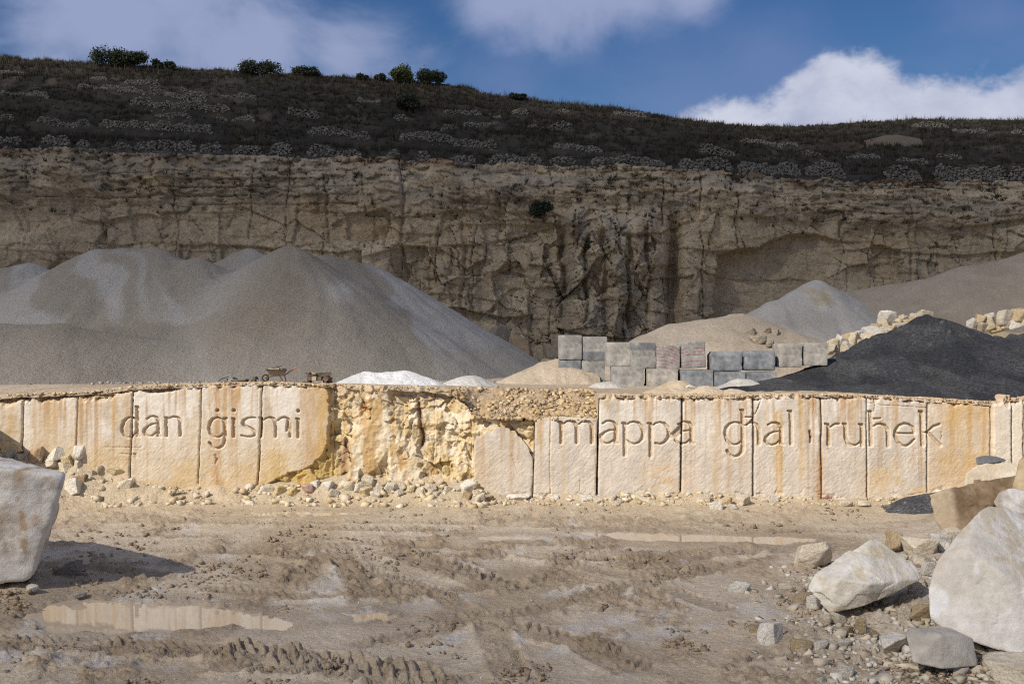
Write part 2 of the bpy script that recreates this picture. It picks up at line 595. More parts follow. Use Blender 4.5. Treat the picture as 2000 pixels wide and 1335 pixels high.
STROKES = [
    # d a n
    S([3, 3, 3.5, 4.5, 6.5, 7.5, 7, 5.5, 4, 3.5, 3.5, 4], (266, 823), (260, 816), (254, 814), (247, 816.5), (241, 823), (237.5, 833), (238, 842), (242, 850), (249, 854), (256, 853), (261, 848), (266, 841)),
    S([7, 7, 6.5], (267, 796), (267, 830), (267, 850)), S(4, (263, 794), (268, 794.5)), S([5, 3], (267, 849), (272, 852.5)),
    S([3.5, 3.5, 4, 5, 6.5, 7, 6.5], (286, 818), (292, 813.5), (299, 812.5), (305, 815), (308, 822), (308, 835), (307.5, 850)), S([5, 3], (308, 849), (313, 852.5)),
    S([3, 3.5, 4, 6, 6.5, 5.5, 4, 3.5, 3.5], (304, 827), (297, 827.5), (289, 831), (281.5, 838), (280.5, 843), (283, 848.5), (289, 851.5), (296, 850.5), (305, 843)),
    S(4, (321.5, 815), (326, 815.5)), S(6.5, (324, 817), (324, 851)),
    S([3, 3.5, 4, 5, 6, 6.5, 6.5], (326, 820), (332, 815), (338, 813.5), (345, 814.5), (350, 818.5), (351.5, 826), (351, 850)),
    # g with a dot, i s m i
    S(7.8, (424, 801), (424, 801.2)),
    S([4, 4, 4, 5, 6.5, 7, 6, 4.5, 3.5, 4, 4.5], (437, 826), (433, 818.5), (424, 814.5), (415, 818), (409, 826), (407.8, 836), (410, 846), (416, 852), (424, 853.5), (431, 851), (437, 845)),
    S([6.5, 6.5, 6.5, 6, 5, 4, 4, 4.5, 5.5], (438.5, 820), (439, 850), (438, 862), (434, 870), (427, 874.5), (420, 874.5), (414, 871.5), (411, 867), (409, 864)), S([5, 6], (436, 817), (441, 816.8)),
    S(8, (456, 801), (456, 801.2)), S(7, (456, 818), (456, 852)), S(4, (452.5, 816.5), (457, 817)),
    S([3.5, 3.5, 4, 6, 6.5, 6, 6.5, 6.5, 6.5, 6, 4, 3.5, 3], (498.5, 815.5), (490, 815), (482, 816.5), (475, 821), (473.5, 826), (476, 831), (484, 835), (492, 838), (497.5, 843), (497, 849), (490, 852.5), (482, 852.5), (471, 850)),
    S(4, (506.5, 815.5), (511, 816)), S(6.5, (510, 818), (510, 852)),
    S([3, 3.5, 4.5, 6, 6.5, 6.5, 6.5], (512, 822), (520, 816), (527, 814.5), (534, 817.5), (537, 823), (538, 830), (538, 852)),
    S([3, 3.5, 4.5, 6, 6.5, 6.5], (541, 822), (548, 816), (556, 814.5), (562, 818), (566, 826), (566, 852)), S([4, 9, 3], (561, 822), (562, 833), (559, 842)),
    S(8, (582, 802), (582, 802.2)), S(7, (582, 820), (582, 853)), S(4, (578, 817), (583, 818)),
    # m a p p a
    S(4.5, (1090.5, 822), (1097, 823)), S(7.5, (1095.5, 824), (1095.5, 862)),
    S([3, 3.5, 5, 6.5, 7, 7.5, 7.5], (1098, 828), (1106, 821.5), (1114, 820.5), (1121, 823), (1125, 829), (1125.7, 838), (1125.5, 862)),
    S([3, 3.5, 5, 6.5, 7, 7.5, 7.5], (1128, 828), (1136, 822), (1143, 821), (1150, 823), (1154.5, 829), (1155, 838), (1155, 862)),
    S([4, 3.5, 4, 5, 6.5, 7.5, 7.5], (1176, 825), (1183, 820.7), (1190, 820), (1197, 822.5), (1202, 829), (1201.5, 840), (1200.5, 861)), S([5, 3], (1201, 860), (1206, 863.5)),
    S([3, 3.5, 4.5, 6.5, 7, 5, 4, 4, 4], (1197, 837.5), (1188, 838.5), (1180, 842), (1173, 848), (1171.5, 855), (1175, 861.5), (1183, 863.7), (1190, 862), (1198, 856)),
    S(4.5, (1214, 824.5), (1219, 824.5)), S(7.5, (1218.5, 826), (1218.5, 886)),
    S([3, 3.5, 4, 6, 7, 7.5, 7, 5, 4, 3.5, 3.5], (1221, 829), (1228, 823.5), (1236, 821.5), (1245, 824), (1252, 832), (1254.5, 843), (1252.5, 854), (1246, 861.5), (1238, 864.3), (1230, 863), (1222, 857)),
    S(4.5, (1263.5, 824.5), (1269, 825)), S(7.5, (1268.5, 826), (1268.5, 888)),
    S([3, 3.5, 4, 6, 7, 7, 7, 6, 4.5, 4], (1271, 830), (1279, 824.5), (1287, 822.5), (1295, 825), (1302, 833), (1304, 844), (1302, 854), (1295, 861.5), (1287, 865), (1278, 863)),
    S([3, 9, 13, 15, 12, 6], (1300, 855), (1306, 850), (1314, 847), (1321, 842), (1325, 836), (1327, 828)),
    S([4, 3.5, 4.5, 6, 7, 7.5, 7.5], (1322, 826.5), (1330, 822.5), (1337, 822), (1344, 824), (1348.5, 831), (1348, 841), (1347.5, 861)), S([5, 3], (1348, 860), (1353, 864)),
    S([3, 3.5, 4.5, 6.5, 6.5, 5, 4, 3.5, 4], (1345, 838.5), (1335, 839.5), (1325, 845), (1318, 851), (1317, 857), (1321, 862.5), (1329, 864.8), (1338, 862.5), (1346, 855)),
    # g h-with-bar a l
    S([4, 4, 4, 5, 6.5, 7, 6.5, 5, 4, 4, 4], (1446, 829), (1440, 823.5), (1431, 822.7), (1422, 826), (1415.5, 833), (1413, 845), (1416, 857), (1423, 864.3), (1432, 866.3), (1440, 863.5), (1447, 857)),
    S([7.5, 7.5, 7.5, 7, 6, 4.5, 4.5, 5, 6], (1447, 801), (1447.3, 850), (1447.5, 870), (1446, 879), (1440, 886), (1432, 889.3), (1425, 887.5), (1420, 883), (1417, 878)), S(4.5, (1443, 799), (1448, 799.5)),
    S(3.2, (1453, 812.8), (1464.5, 812.8)),
    S([3, 3.5, 4.5, 6, 7, 7.5, 7.5], (1450, 830), (1460, 824), (1468, 823.5), (1474.5, 828), (1478.3, 836), (1478.5, 850), (1478.7, 864)), S([3, 3], (1455, 829), (1466, 817)),
    S([4, 3.5, 4.5, 5.5, 7, 7.5, 7.5], (1496, 828), (1503, 824), (1511, 823.5), (1517.5, 826.5), (1521.7, 834), (1521.5, 845), (1521, 863)), S([5, 3], (1521, 862), (1526, 866.5)),
    S([3, 3.5, 4.5, 6.5, 7, 5, 4, 3.5, 4], (1519, 840.5), (1508, 841), (1499, 845), (1492, 852), (1491, 859), (1496, 865), (1504, 866.7), (1512, 864), (1519, 857)),
    S(4.5, (1535, 800.8), (1541, 801.3)), S(7, (1540, 803), (1540.5, 865)),
    # r u h-with-bar e k
    S(4.5, (1607.5, 826), (1613, 826.8)), S([6.5, 7, 8], (1613, 829), (1613.5, 850), (1613.5, 866)), S([3.5, 4.5, 5, 5], (1617, 833), (1623, 828), (1628, 826), (1634, 826)),
    S(4.5, (1642, 825.7), (1647, 826.3)), S([7, 7.5, 6.5, 5, 4, 4, 4], (1646, 829), (1646.5, 852), (1650, 863), (1658, 867.3), (1667, 867), (1673, 863), (1678, 856)),
    S(4.5, (1673, 826.7), (1679, 827.3)), S(7, (1678, 829), (1678.3, 868)),
    S(4.5, (1691, 802), (1696, 802)), S([7.5, 8, 8], (1694.5, 803), (1695, 840), (1695.3, 867)), S(3.4, (1701, 816), (1714.5, 815)),
    S([3, 3.5, 4.5, 6.5, 7.5, 7.5], (1698, 833), (1706, 826.7), (1714, 825.5), (1722, 828.3), (1727.5, 836), (1728.5, 868)),
    S(4, (1746, 844), (1779, 844.5)),
    S([6, 5.5, 4.5, 4.5, 5.5, 7, 7.5, 6.5, 4.5, 5, 5.5, 4], (1779, 842), (1777, 833), (1769, 826.5), (1760, 825), (1750, 829), (1743.5, 838), (1742, 849), (1747, 861), (1756, 868), (1765, 868), (1773, 862.5), (1779.5, 856)),
    S(4.5, (1789, 801.7), (1794, 802.3)), S([7.5, 8, 8], (1793.5, 804), (1794.5, 840), (1795.5, 867)),
    S([3.5, 4, 5, 5], (1798, 843.5), (1806, 841), (1817, 831), (1829, 826.7)), S([5, 7, 7.5], (1808, 843), (1819, 856), (1830, 867.5)),
]


def letter_field(u, v):
    """signed distance (px, negative inside) to the carved lettering"""
    d = np.full(u.shape, 50.0)
    u0, u1, v0, v1 = u.min() - 12, u.max() + 12, v.min() - 12, v.max() + 12
    for st in STROKES:
        for (x0, y0, w0), (x1, y1, w1) in zip(st[:-1], st[1:]):
            if max(x0, x1) < u0 or min(x0, x1) > u1 or max(y0, y1) < v0 or min(y0, y1) > v1:
                continue
            m = (u > min(x0, x1) - 11) & (u < max(x0, x1) + 11) & (v > min(y0, y1) - 11) & (v < max(y0, y1) + 11)
            if not m.any(): continue
            uu, vv = u[m], v[m]
            dx, dy = x1 - x0, y1 - y0
            L2 = dx * dx + dy * dy + 1e-9
            t = np.clip(((uu - x0) * dx + (vv - y0) * dy) / L2, 0, 1)
            dist = np.hypot(uu - x0 - t * dx, vv - y0 - t * dy) - (w0 + (w1 - w0) * t) / 2
            d[m] = np.minimum(d[m], dist)
    return d


def spall_edge(v):     # right edge of the sawn face before it breaks away into rough rock
    return np.interp(v, [745, 760, 790, 830, 870, 890, 905, 925, 945, 990], [638, 640, 646, 648, 640, 622, 600, 560, 520, 500])


def wall_fields(u, v, kind, seed):
    """depth into the face (m) and colour for points of the wall given in face pixels"""
    n1 = fbm2(u / 60, v / 60, seed, 4)
    n2 = fbm2(u / 9, v / 9, 31, 4)
    n3 = fbm2(u / 2.6, v / 2.6, 57, 3)
    dep = 0.02 * n1 + 0.012 * n2 + 0.007 * n3
    tv = top_v(u)
    # ---------- colours of the stone itself and of the stains on it
    left = sstep(1000, 880, u)
    base = lerp3((0.60, 0.535, 0.455), (0.61, 0.525, 0.405), left)
    base = base * (1 + 0.10 * fbm2(u / 26, v / 40, seed + 3, 4))[..., None]
    # cream bleached patches on upper half
    base = mixc(base, (0.72, 0.67, 0.60), 0.85 * sstep(-0.3, 0.3, fbm2(u / 26, v / 70, seed + 4, 3)) * sstep(900, 820, v))
    # ochre lower half, left
    base = mixc(base, (0.58, 0.42, 0.22), 0.75 * left * sstep(820, 930, v) * sstep(-0.6, 0.4, fbm2(u / 40, v / 40, 71, 3)))
    # vertical rust and ochre runs from the top
    s1 = fbm2(u / 5.5, v / 220, 101, 4)
    s2 = fbm2(u / 17, v / 300, 133, 3)
    run = sstep(0.05, 0.65, s1 * 0.6 + s2 * 0.7)
    fade = np.clip(1.15 - (v - tv) / np.interp(fbm2(u / 8, v * 0 + 3, 7, 2), [-1, 1], [35, 260]), 0, 1)
    base = mixc(base, (0.46, 0.28, 0.12), 0.8 * run * fade)
    # particular stains
    def streak(u0, w, va, vb, col, amt):
        nonlocal base
        m = np.exp(-((u - u0 - 2 * fbm2(u * 0 + 1, v / 18, int(u0), 2)) / w) ** 2) * sstep(va - 8, va + 8, v) * sstep(vb + 20, vb - 20, v)
        base = mixc(base, col, amt * m * (0.6 + 0.4 * np.clip(fbm2(u / 4, v / 30, int(u0) + 2, 3) + 0.6, 0, 1.4)))
    rust, och = (0.45, 0.25, 0.09), (0.56, 0.37, 0.14)
    for a in ((424, 8, 745, 960, rust, 0.75), (438, 3, 745, 850, rust, 0.6), (470, 4, 745, 830, och, 0.5), (410, 4, 750, 900, och, 0.5),
              (605, 18, 745, 930, rust, 0.6), (630, 14, 745, 930, (0.52, 0.33, 0.09), 0.85), (545, 26, 880, 960, (0.55, 0.38, 0.12), 0.6), (248, 6, 755, 880, rust, 0.5), (222, 5, 760, 840, och, 0.6),
              (100, 7, 765, 850, och, 0.5), (66, 5, 765, 860, rust, 0.4), (20, 12, 770, 860, och, 0.6), (140, 5, 765, 900, och, 0.4),
              (1512, 4, 800, 980, och, 0.75), (1521, 3, 800, 970, och, 0.8), (1559, 5, 775, 930, och, 0.85), (1493, 3, 780, 830, och, 0.5),
              (1592, 5, 880, 985, rust, 0.7), (1597, 3, 770, 985, rust, 0.8), (1601, 3, 860, 985, rust, 0.6), (1580, 8, 770, 800, rust, 0.5),
              (1612, 4, 835, 868, (0.28, 0.11, 0.04), 0.9), (1185, 6, 770, 800, och, 0.6), (1205, 3, 770, 860, och, 0.4), (1266, 2.5, 770, 870, och, 0.6),
              (1345, 6, 775, 850, och, 0.5), (1395, 7, 775, 960, och, 0.5), (1660, 6, 775, 850, och, 0.35), (1700, 5, 770, 790, rust, 0.5),
              (1740, 5, 775, 830, och, 0.35), (1100, 4, 820, 990, och, 0.35), (1055, 6, 815, 870, och, 0.7)):
        streak(*a)
    # honey coloured last big panel and patches low on the right
    honey = sstep(1780, 1850, u) * sstep(1960, 1920, u)
    base = mixc(base, (0.60, 0.40, 0.17), honey * (0.55 + 0.4 * fbm2(u / 30, v / 50, 201, 4)))
    base = mixc(base, (0.62, 0.45, 0.24), 0.7 * sstep(1640, 1720, u) * sstep(1830, 1790, u) * sstep(860, 930, v) * sstep(-0.5, 0.5, fbm2(u / 30, v / 30, 207, 3)))
    base = mixc(base, (0.60, 0.43, 0.24), 0.65 * np.exp(-((u - 1295) / 42) ** 2 - ((v - 930) / 38) ** 2) * sstep(-0.4, 0.3, fbm2(u / 25, v / 12, 209, 4)))
    base = mixc(base, (0.25, 0.07, 0.04), 0.95 * np.exp(-((u - 1612) / 6) ** 2 - ((v - 968) / 7) ** 2))
    base = mixc(base, (0.70, 0.63, 0.53), 0.8 * sstep(1926, 1932, u))
    # ---------- pocks, scratches and chipped bottom
    pk = voro(u / 7 + 0.4 * n2, v / 7, 301)[0]
    pkm = sstep(0.16, 0.02, pk) * (vn2(u / 30, v / 30, 303) > 0.05) * sstep(835, 880, v)
    dep += 0.035 * pkm
    hackle = fbm2((u + v * 0.9) / 2.2, (v - u * 0.5) / 12, 305, 3)
    dep += 0.008 * hackle * sstep(850, 880, v)
    rough_low = sstep(0.1, 0.6, fbm2(u / 22, v / 14, 309, 3)) * sstep(935, 975, v)
    dep += rough_low * (0.06 + 0.08 * fbm2(u / 7, v / 7, 311, 3))
    # saw scores on the left
    for (vy, ua, ub) in ((872.5, 205, 275), (885, 232, 268), (887, 240, 262)):
        dep += 0.05 * np.exp(-((v - vy - (u - 205) * 0.02) / 0.9) ** 2) * (u > ua) * (u < ub)
    # crumbled arris along the top
    chip = sstep(9, 0, (v - tv) - 6 * fbm2(u / 11, u * 0 + 2.0, 315, 4) - 3)
    dep += chip * (0.16 + 0.12 * fbm2(u / 5, v / 5, 317, 3))
    base = mixc(base, (0.48, 0.34, 0.20), 0.75 * chip)
    # broken top on the left part
    brk = sstep(10, -3, (v - tv) - 12 * sstep(280, 210, u) * (0.6 + 0.9 * fbm2(u / 16, u * 0, 319, 4))) * sstep(300, 260, u)
    brk += sstep(4, -2, (v - tv) - np.interp(u, [258, 290, 330, 372, 386, 392], [0, 14, 13, 3, 10, 4])) * (u > 258) * (u < 392)
    brk = np.clip(brk, 0, 1)
    dep += brk * (0.35 + 0.22 * facets(u / 38, v / 38, 0.35, 0.22, 321, 0.8, 1.6, 0.4))
    base = mixc(base, (0.58, 0.42, 0.24), 0.7 * brk)
    # cracks
    def crack(pts, w, dpt, colr=None):
        nonlocal dep, base
        for (x0, y0), (x1, y1) in zip(pts[:-1], pts[1:]):
            m = (u > min(x0, x1) - 6) & (u < max(x0, x1) + 6) & (v > min(y0, y1) - 6) & (v < max(y0, y1) + 6)
            if not m.any(): continue
            L2 = (x1 - x0) ** 2 + (y1 - y0) ** 2
            t = np.clip(((u - x0) * (x1 - x0) + (v - y0) * (y1 - y0)) / L2, 0, 1)
            d_ = np.hypot(u - x0 - t * (x1 - x0), v - y0 - t * (y1 - y0)) + 0.5 * n2
            k = np.clip(1 - d_ / w, 0, 1) * m
            dep += dpt * k
            if colr: base = mixc(base, colr, 0.7 * k)
    crack([(1483, 778), (1477, 795), (1466, 818), (1456, 830)], 1.6, 0.12)
    crack([(1583, 775), (1586, 790), (1582, 810)], 1.0, 0.05)
    crack([(1577, 840), (1579, 852), (1578, 862)], 3.2, 0.25, (0.3, 0.14, 0.06))
    crack([(1690, 786), (1702, 786), (1715, 790), (1750, 791), (1804, 795)], 1.2, 0.07)
    crack([(1702, 770), (1703, 790), (1701, 803)], 1.6, 0.08)
    crack([(1075, 815), (1074, 860), (1073, 900), (1075, 975)], 1.5, 0.07, (0.6, 0.42, 0.22))
    crack([(1132, 935), (1131, 955)], 1.2, 0.05, (0.45, 0.28, 0.12))
    crack([(1000, 885), (1008, 915), (1012, 925)], 1.2, 0.03, (0.55, 0.33, 0.15))
    crack([(1832, 842), (1834, 850), (1831, 856)], 2.0, 0.07)
    crack([(420, 888), (424, 896), (421, 905)], 3, 0.09)
    crack([(262, 887), (265, 892)], 4, 0.12)
    crack([(1205, 850), (1180, 880)], 0.8, 0.015)
    if kind == 'face':
        sd = letter_field(u, v) + 0.55 * n2 + 0.35 * n3
        k = sstep(0.9, -1.0, sd)
        dep = dep + k * (0.165 + 0.025 * n2 + 0.02 * n3)
        base = mixc(base, (0.48, 0.33, 0.17), 0.5 * k)
        base = mixc(base, (0.76, 0.68, 0.56), 0.5 * sstep(3.2, 1.2, sd) * (1 - k))
    # ---------- broken rock
    if kind in ('rough', 'spall'):
        rg = np.ones_like(u) if kind == 'rough' else sstep(-3, 4, u - spall_edge(v) + 5 * n2 + 14 * n1 - 4)
        wu, wv = u / 38 + 0.35 * fbm2(u / 45, v / 45, 401, 3), v / 38 + 0.35 * fbm2(u / 45, v / 45, 402, 3)
        rd = 0.20 + 0.34 * fbm2(u / 46, v / 95, 403, 3) + 0.16 * (0.5 - np.abs(fbm2(u / 24, v / 38, 404, 4))) + facets(wu, wv, 1.5, 1.5, 405, 0.09, 0.30, 0.05, 0.02) \
            + facets(wu, wv, 0.5, 0.42, 407, 0.035, 0.45, 0.02, 0.06) + 0.06 * fbm2(u / 9, v / 9, 409, 5, 0.6)
        # bulging boss low in the middle, hollows and the two dark clefts
        rd -= 0.75 * np.exp(-((u - 715) / 34) ** 2 - ((v - 880) / 34) ** 2)
        rd += 0.55 * np.exp(-((u - 672) / 13) ** 2 - ((v - 905) / 38) ** 2) + 0.35 * np.exp(-((u - 655) / 16) ** 2 - ((v - 860) / 40) ** 2)
        cle = np.interp(v, [750, 780, 800, 835, 860, 880, 900], [820, 815, 818, 822, 828, 820, 815])
        rd += 0.40 * np.exp(-((u - cle) / 4.0) ** 2) * sstep(770, 790, v) * sstep(885, 865, v)
        rd += 0.45 * np.exp(-((u - 822) / 9) ** 2 - ((v - 862) / 9) ** 2)
        rd -= 0.3 * sstep(752, 765, u) * sstep(850, 800, u) * sstep(880, 920, v)
        rd += 0.35 * sstep(820, 765, v) * sstep(735, 800, u)
        rd = np.where(v > 940, rd - 0.3 * sstep(940, 985, v), rd)
        rd = np.maximum(rd, 0.02 + 0.05 * n2)
        if kind == 'spall':
            rd = rd * 0.8
        dep = dep * (1 - rg) + rd * rg
        rc = lerp3((0.60, 0.48, 0.29), (0.73, 0.65, 0.50), sstep(-0.4, 0.5, fbm2(u / 22, v / 22, 411, 4)))
        rc = mixc(rc, (0.52, 0.37, 0.13), 0.9 * sstep(690, 645, u + 14 * n1) * sstep(800, 850, v + 20 * n2))
        rc = mixc(rc, (0.58, 0.42, 0.17), 0.6 * sstep(0.0, 0.55, fbm2(u / 30, v / 40, 413, 4)) * sstep(840, 900, v))
        ocr = sstep(0.15, 0.6, fbm2(u / 13, v / 90, 415, 4) + 0.3 * n2)
        rc = mixc(rc, (0.46, 0.28, 0.10), 0.7 * ocr)
        rc = mixc(rc, (0.40, 0.22, 0.09), 0.8 * np.exp(-((u - 700 - (830 - v) * 0.35) / 11) ** 2) * sstep(845, 800, v) * sstep(-0.5, 0.3, n2))
        rc = mixc(rc, (0.29, 0.155, 0.075), 0.85 * np.exp(-((u - 674 + 5 * n1) / 8) ** 2) * sstep(850, 870, v) * sstep(-0.6, 0.2, n2 + n1))
        rc = mixc(rc, (0.27, 0.17, 0.10), 0.9 * np.exp(-((u - cle) / 6) ** 2) * sstep(775, 790, v) * sstep(890, 870, v))
        rc = mixc(rc, (0.47, 0.27, 0.10), 0.6 * np.exp(-((u - 790) / 12) ** 2) * sstep(850, 880, v) * sstep(-0.5, 0.4, n2))
        rc = mixc(rc, (0.52, 0.40, 0.27), 0.8 * sstep(40, 8, (v - tv) + 18 * n1 + 6 * n2))
        base = base * (1 - rg[..., None]) + rc * rg[..., None]
    return dep, base


wall = empty('carved_stone_wall', (0, WY, 0))
tag(wall, 'sawn cream limestone quarry face of tall panels carved with Maltese words', 'wall', kind='thing')


def add_panel(name, uL, uR, vtop=None, vbot=990, kind='face', seed=0, off=0.0, cell=1.2, label=None, gap=1.6, wavy=0.8):
    """one sawn panel: uL / uR are (u at top, u at bottom) of its two saw cuts"""
    ncol = max(6, int(abs(uR[0] - uL[0]) / cell)); nrow = int((vbot - 745) / cell)
    s = np.linspace(0, 1, ncol); t = np.linspace(0, 1, nrow)
    Sg, T = np.meshgrid(s, t)
    v_nom = 745 + T * (vbot - 745)
    k = (v_nom - 745) / 235.0
    def edge(e, sgn):
        sd = int(e[0])
        return e[0] + (e[1] - e[0]) * k + sgn * (gap + wavy * 0.7 * np.clip(fbm2(v_nom / 6, v_nom * 0 + sgn, sd, 3), -1, 1.4)) \
            + wavy * 1.3 * fbm2(v_nom / 45, v_nom * 0, sd + 5, 3)
    a, b = edge(uL, 1), edge(uR, -1)
    U = a + Sg * (b - a)
    tv = top_v(U) if vtop is None else vtop(U)
    tv = tv + 1.2 * fbm2(U / 8, U * 0, 511, 3)
    V = tv + T * (vbot - tv)
    dep, col = wall_fields(U, V, kind, seed)
    # worn arrises along the saw cuts
    ed = np.minimum(U - a, b - U)
    dep = dep + 0.05 * sstep(2.5 + 1.5 * fbm2(U / 5, V / 5, 513, 2), 0, ed)
    dep = dep + off
    # lean back a touch with height
    dep = dep + 0.012 * (V.max() - V) / 38.0
    X = wx(U); Z = wz(V)
    o = grid_obj(name, X, dep, Z, M['wall'], col=col, parent=wall, skirt=(0, 1.1, 0))
    if label: o['label'] = label
    return o


CUT = {k: v for k, v in zip(
    ['a', 'b', 'c', 'd', 'e', 'f', 'g', 'h', 'i', 'j', 'k', 'l', 'm', 'n', 'o', 'p', 'q', 'r', 's'],
    [(-420, -420), (-190, -192), (-70, -72), (44, 40), (151, 146), (260, 251), (393, 386), (512, 502),
     (848, 846), (926, 922), (1043, 1039), (1168, 1164), (1330, 1326), (1468, 1467), (1599, 1599), (1688, 1688), (1805, 1804), (1928, 1927), (1966, 1964)])}
add_panel('stone_panel', CUT['a'], CUT['b'], cell=3, seed=1)
add_panel('stone_panel', CUT['b'], CUT['c'], cell=3, seed=2, off=0.05)
add_panel('stone_panel', CUT['c'], CUT['d'], cell=1.5, seed=3)
add_panel('stone_panel', CUT['d'], CUT['e'], cell=1.3, seed=4, off=0.04)
add_panel('stone_panel', CUT['e'], CUT['f'], seed=5, off=-0.02)
add_panel('stone_panel', CUT['f'], CUT['g'], seed=6, off=0.03, gap=1.2)
add_panel('stone_panel', CUT['g'], CUT['h'], seed=7, off=0.0, gap=1.4)


def panel_spall():
    # letters belong to this panel as well, so carve before it breaks away
    global letter_field
    return add_panel('stone_panel', CUT['h'], (652, 648), kind='spall_face', seed=8, gap=1.6)


_wf = wall_fields
def wall_fields(u, v, kind, seed):
    if kind != 'spall_face':
        return _wf(u, v, kind, seed)
    d1, c1 = _wf(u, v, 'face', seed)
    d2, c2 = _wf(u, v, 'spall', seed)
    n1 = fbm2(u / 60, v / 60, seed, 4); n2 = fbm2(u / 9, v / 9, 31, 4)
    w = sstep(-6, 3, u - spall_edge(v) + 5 * n2 + 14 * n1 - 2)
    return d1 * (1 - w) + d2 * w, c1 * (1 - w[..., None]) + c2 * w[..., None]


o = panel_spall()
o['label'] = 'panel end broken away into yellow stained rock'
add_panel('broken_rock', (650, 646), CUT['i'], kind='rough', seed=9, gap=-2.0, wavy=1.5, label='rough yellow and white broken rock with rusty clefts')
add_panel('broken_rock', CUT['i'], CUT['j'], vtop=lambda u: np.interp(u, [846, 865, 885, 905, 918, 930], [758, 763, 772, 785, 803, 826]), kind='rough', seed=10, gap=1.0, wavy=1.0, label='rough cream broken rock right of a saw cut', off=-0.1)
add_panel('broken_rock', (921, 918), (1046, 1042), vtop=lambda u: np.interp(u, [915, 940, 970, 1046], [800, 812, 818, 822]), kind='rough', seed=23, off=-0.30, gap=1.0, cell=1.4, wavy=1.0, label='ochre broken rock above the arched grey panel')
arch = lambda u: np.interp(u, [920, 930, 945, 965, 985, 1003, 1018, 1030, 1037, 1045], [872, 858, 846, 838, 836, 840, 850, 866, 885, 905]) + 9 * fbm2(u / 16, u * 0 + 4, 517, 5, 0.6)
add_panel('stone_panel', CUT['j'], CUT['k'], vtop=arch, seed=11, off=-0.55, gap=1.4, label='low grey panel with arched broken top')
add_panel('stone_panel', CUT['k'], CUT['l'], vtop=lambda u: np.interp(u, [1040, 1060, 1080, 1170], [818, 815, 813, 816]), seed=12, off=-0.55, gap=2.3, wavy=0.4)
add_panel('stone_panel', CUT['l'], CUT['m'], seed=13, off=-0.56, gap=2.0, wavy=0.4)
add_panel('stone_panel', CUT['m'], CUT['n'], seed=14, off=-0.52, gap=1.9, wavy=0.3)
add_panel('stone_panel', CUT['n'], CUT['o'], seed=15, off=-0.55, gap=1.5, wavy=0.5)
add_panel('stone_panel', CUT['o'], CUT['p'], seed=16, off=-0.52, gap=1.5, wavy=0.6)
add_panel('stone_panel', CUT['p'], CUT['q'], seed=17, off=-0.55, gap=1.3, wavy=0.7)
add_panel('stone_panel', CUT['q'], CUT['r'], seed=18, off=-0.5, gap=1.2, wavy=0.4, label='honey yellow panel beside the tall gap')
add_panel('stone_panel', CUT['r'], CUT['s'], seed=19, off=-0.75, gap=1.5, cell=1.5, vtop=lambda u: np.interp(u, [1926, 1948, 1953, 1970], [785, 783, 771, 770]))
add_panel('stone_panel', CUT['s'], (1991, 1990), seed=20, off=-0.6, gap=2.5, cell=1.5, vtop=lambda u: 776 + 0 * u)
add_panel('stone_panel', (1992, 1991), (2160, 2160), seed=21, off=-0.9, gap=1.5, cell=2, vtop=lambda u: 774 + 0 * u)
add_panel('stone_panel', (2160, 2160), (2420, 2420), seed=22, off=-0.8, gap=1.5, cell=3)
# uncut rock behind the panels
bm = bmesh.new()
bmesh.ops.create_cube(bm, size=1, matrix=Matrix.Translation((wx(1000), 3.0, 1.6)) @ Matrix.Diagonal((78, 3.6, 4.6, 1)))
core = bm_obj('uncut_rock', bm, M['wall'], wall)
a_ = core.data.color_attributes.new('tint', 'FLOAT_COLOR', 'POINT')
for d_ in a_.data: d_.color = (0.5, 0.4, 0.27, 1)


# ================================================================ quarry floor
PUDDLES = [  # centre px, py, half widths px, level, wobble
    dict(pts=[(40, 1206), (80, 1180), (130, 1169), (210, 1172), (400, 1178), (470, 1188), (540, 1203), (608, 1222), (560, 1229), (470, 1226), (350, 1230), (250, 1237), (150, 1240), (95, 1234), (60, 1222)], lvl=-0.62),
    dict(pts=[(1120, 1038), (1200, 1036), (1330, 1040), (1420, 1046), (1500, 1047), (1600, 1053), (1590, 1062), (1480, 1061), (1400, 1056), (1310, 1057), (1220, 1055), (1150, 1047)], lvl=-0.28),
    dict(pts=[(430, 1001), (560, 999), (720, 1001), (735, 1005), (600, 1008), (450, 1007)], lvl=-0.13),
    dict(pts=[(930, 1046), (1010, 1044), (1060, 1050), (1000, 1055), (940, 1053)], lvl=-0.27),
    dict(pts=[(660, 1196), (740, 1192), (810, 1200), (780, 1212), (690, 1214)], lvl=-0.58),
]


def base_floor(Y):
    return np.interp(Y, [-80, 20, 28, 36, 49, 58, 70], [-0.95, -0.75, -0.66, -0.58, -0.26, -0.02, 0.0])


TAL_U = [-420, -200, -60, 0, 60, 110, 150, 185, 210, 260, 330, 420, 500, 560, 640, 700, 800, 900, 935, 960, 1040, 1100, 1200, 1300, 1420, 1480, 1520, 1600, 1700, 1770, 1830, 2000, 2420]
TAL_H = [4.2, 4.0, 3.2, 2.7, 2.3, 1.9, 1.7, 1.35, 1.2, 1.0, 0.75, 0.6, 0.65, 0.8, 0.95, 0.95, 0.95, 1.05, 0.8, 0.35, 0.12, 0.3, 0.3, 0.42, 0.35, 0.2, 0.25, 0.1, 0.12, 0.25, 0.5, 0.6, 0.6]


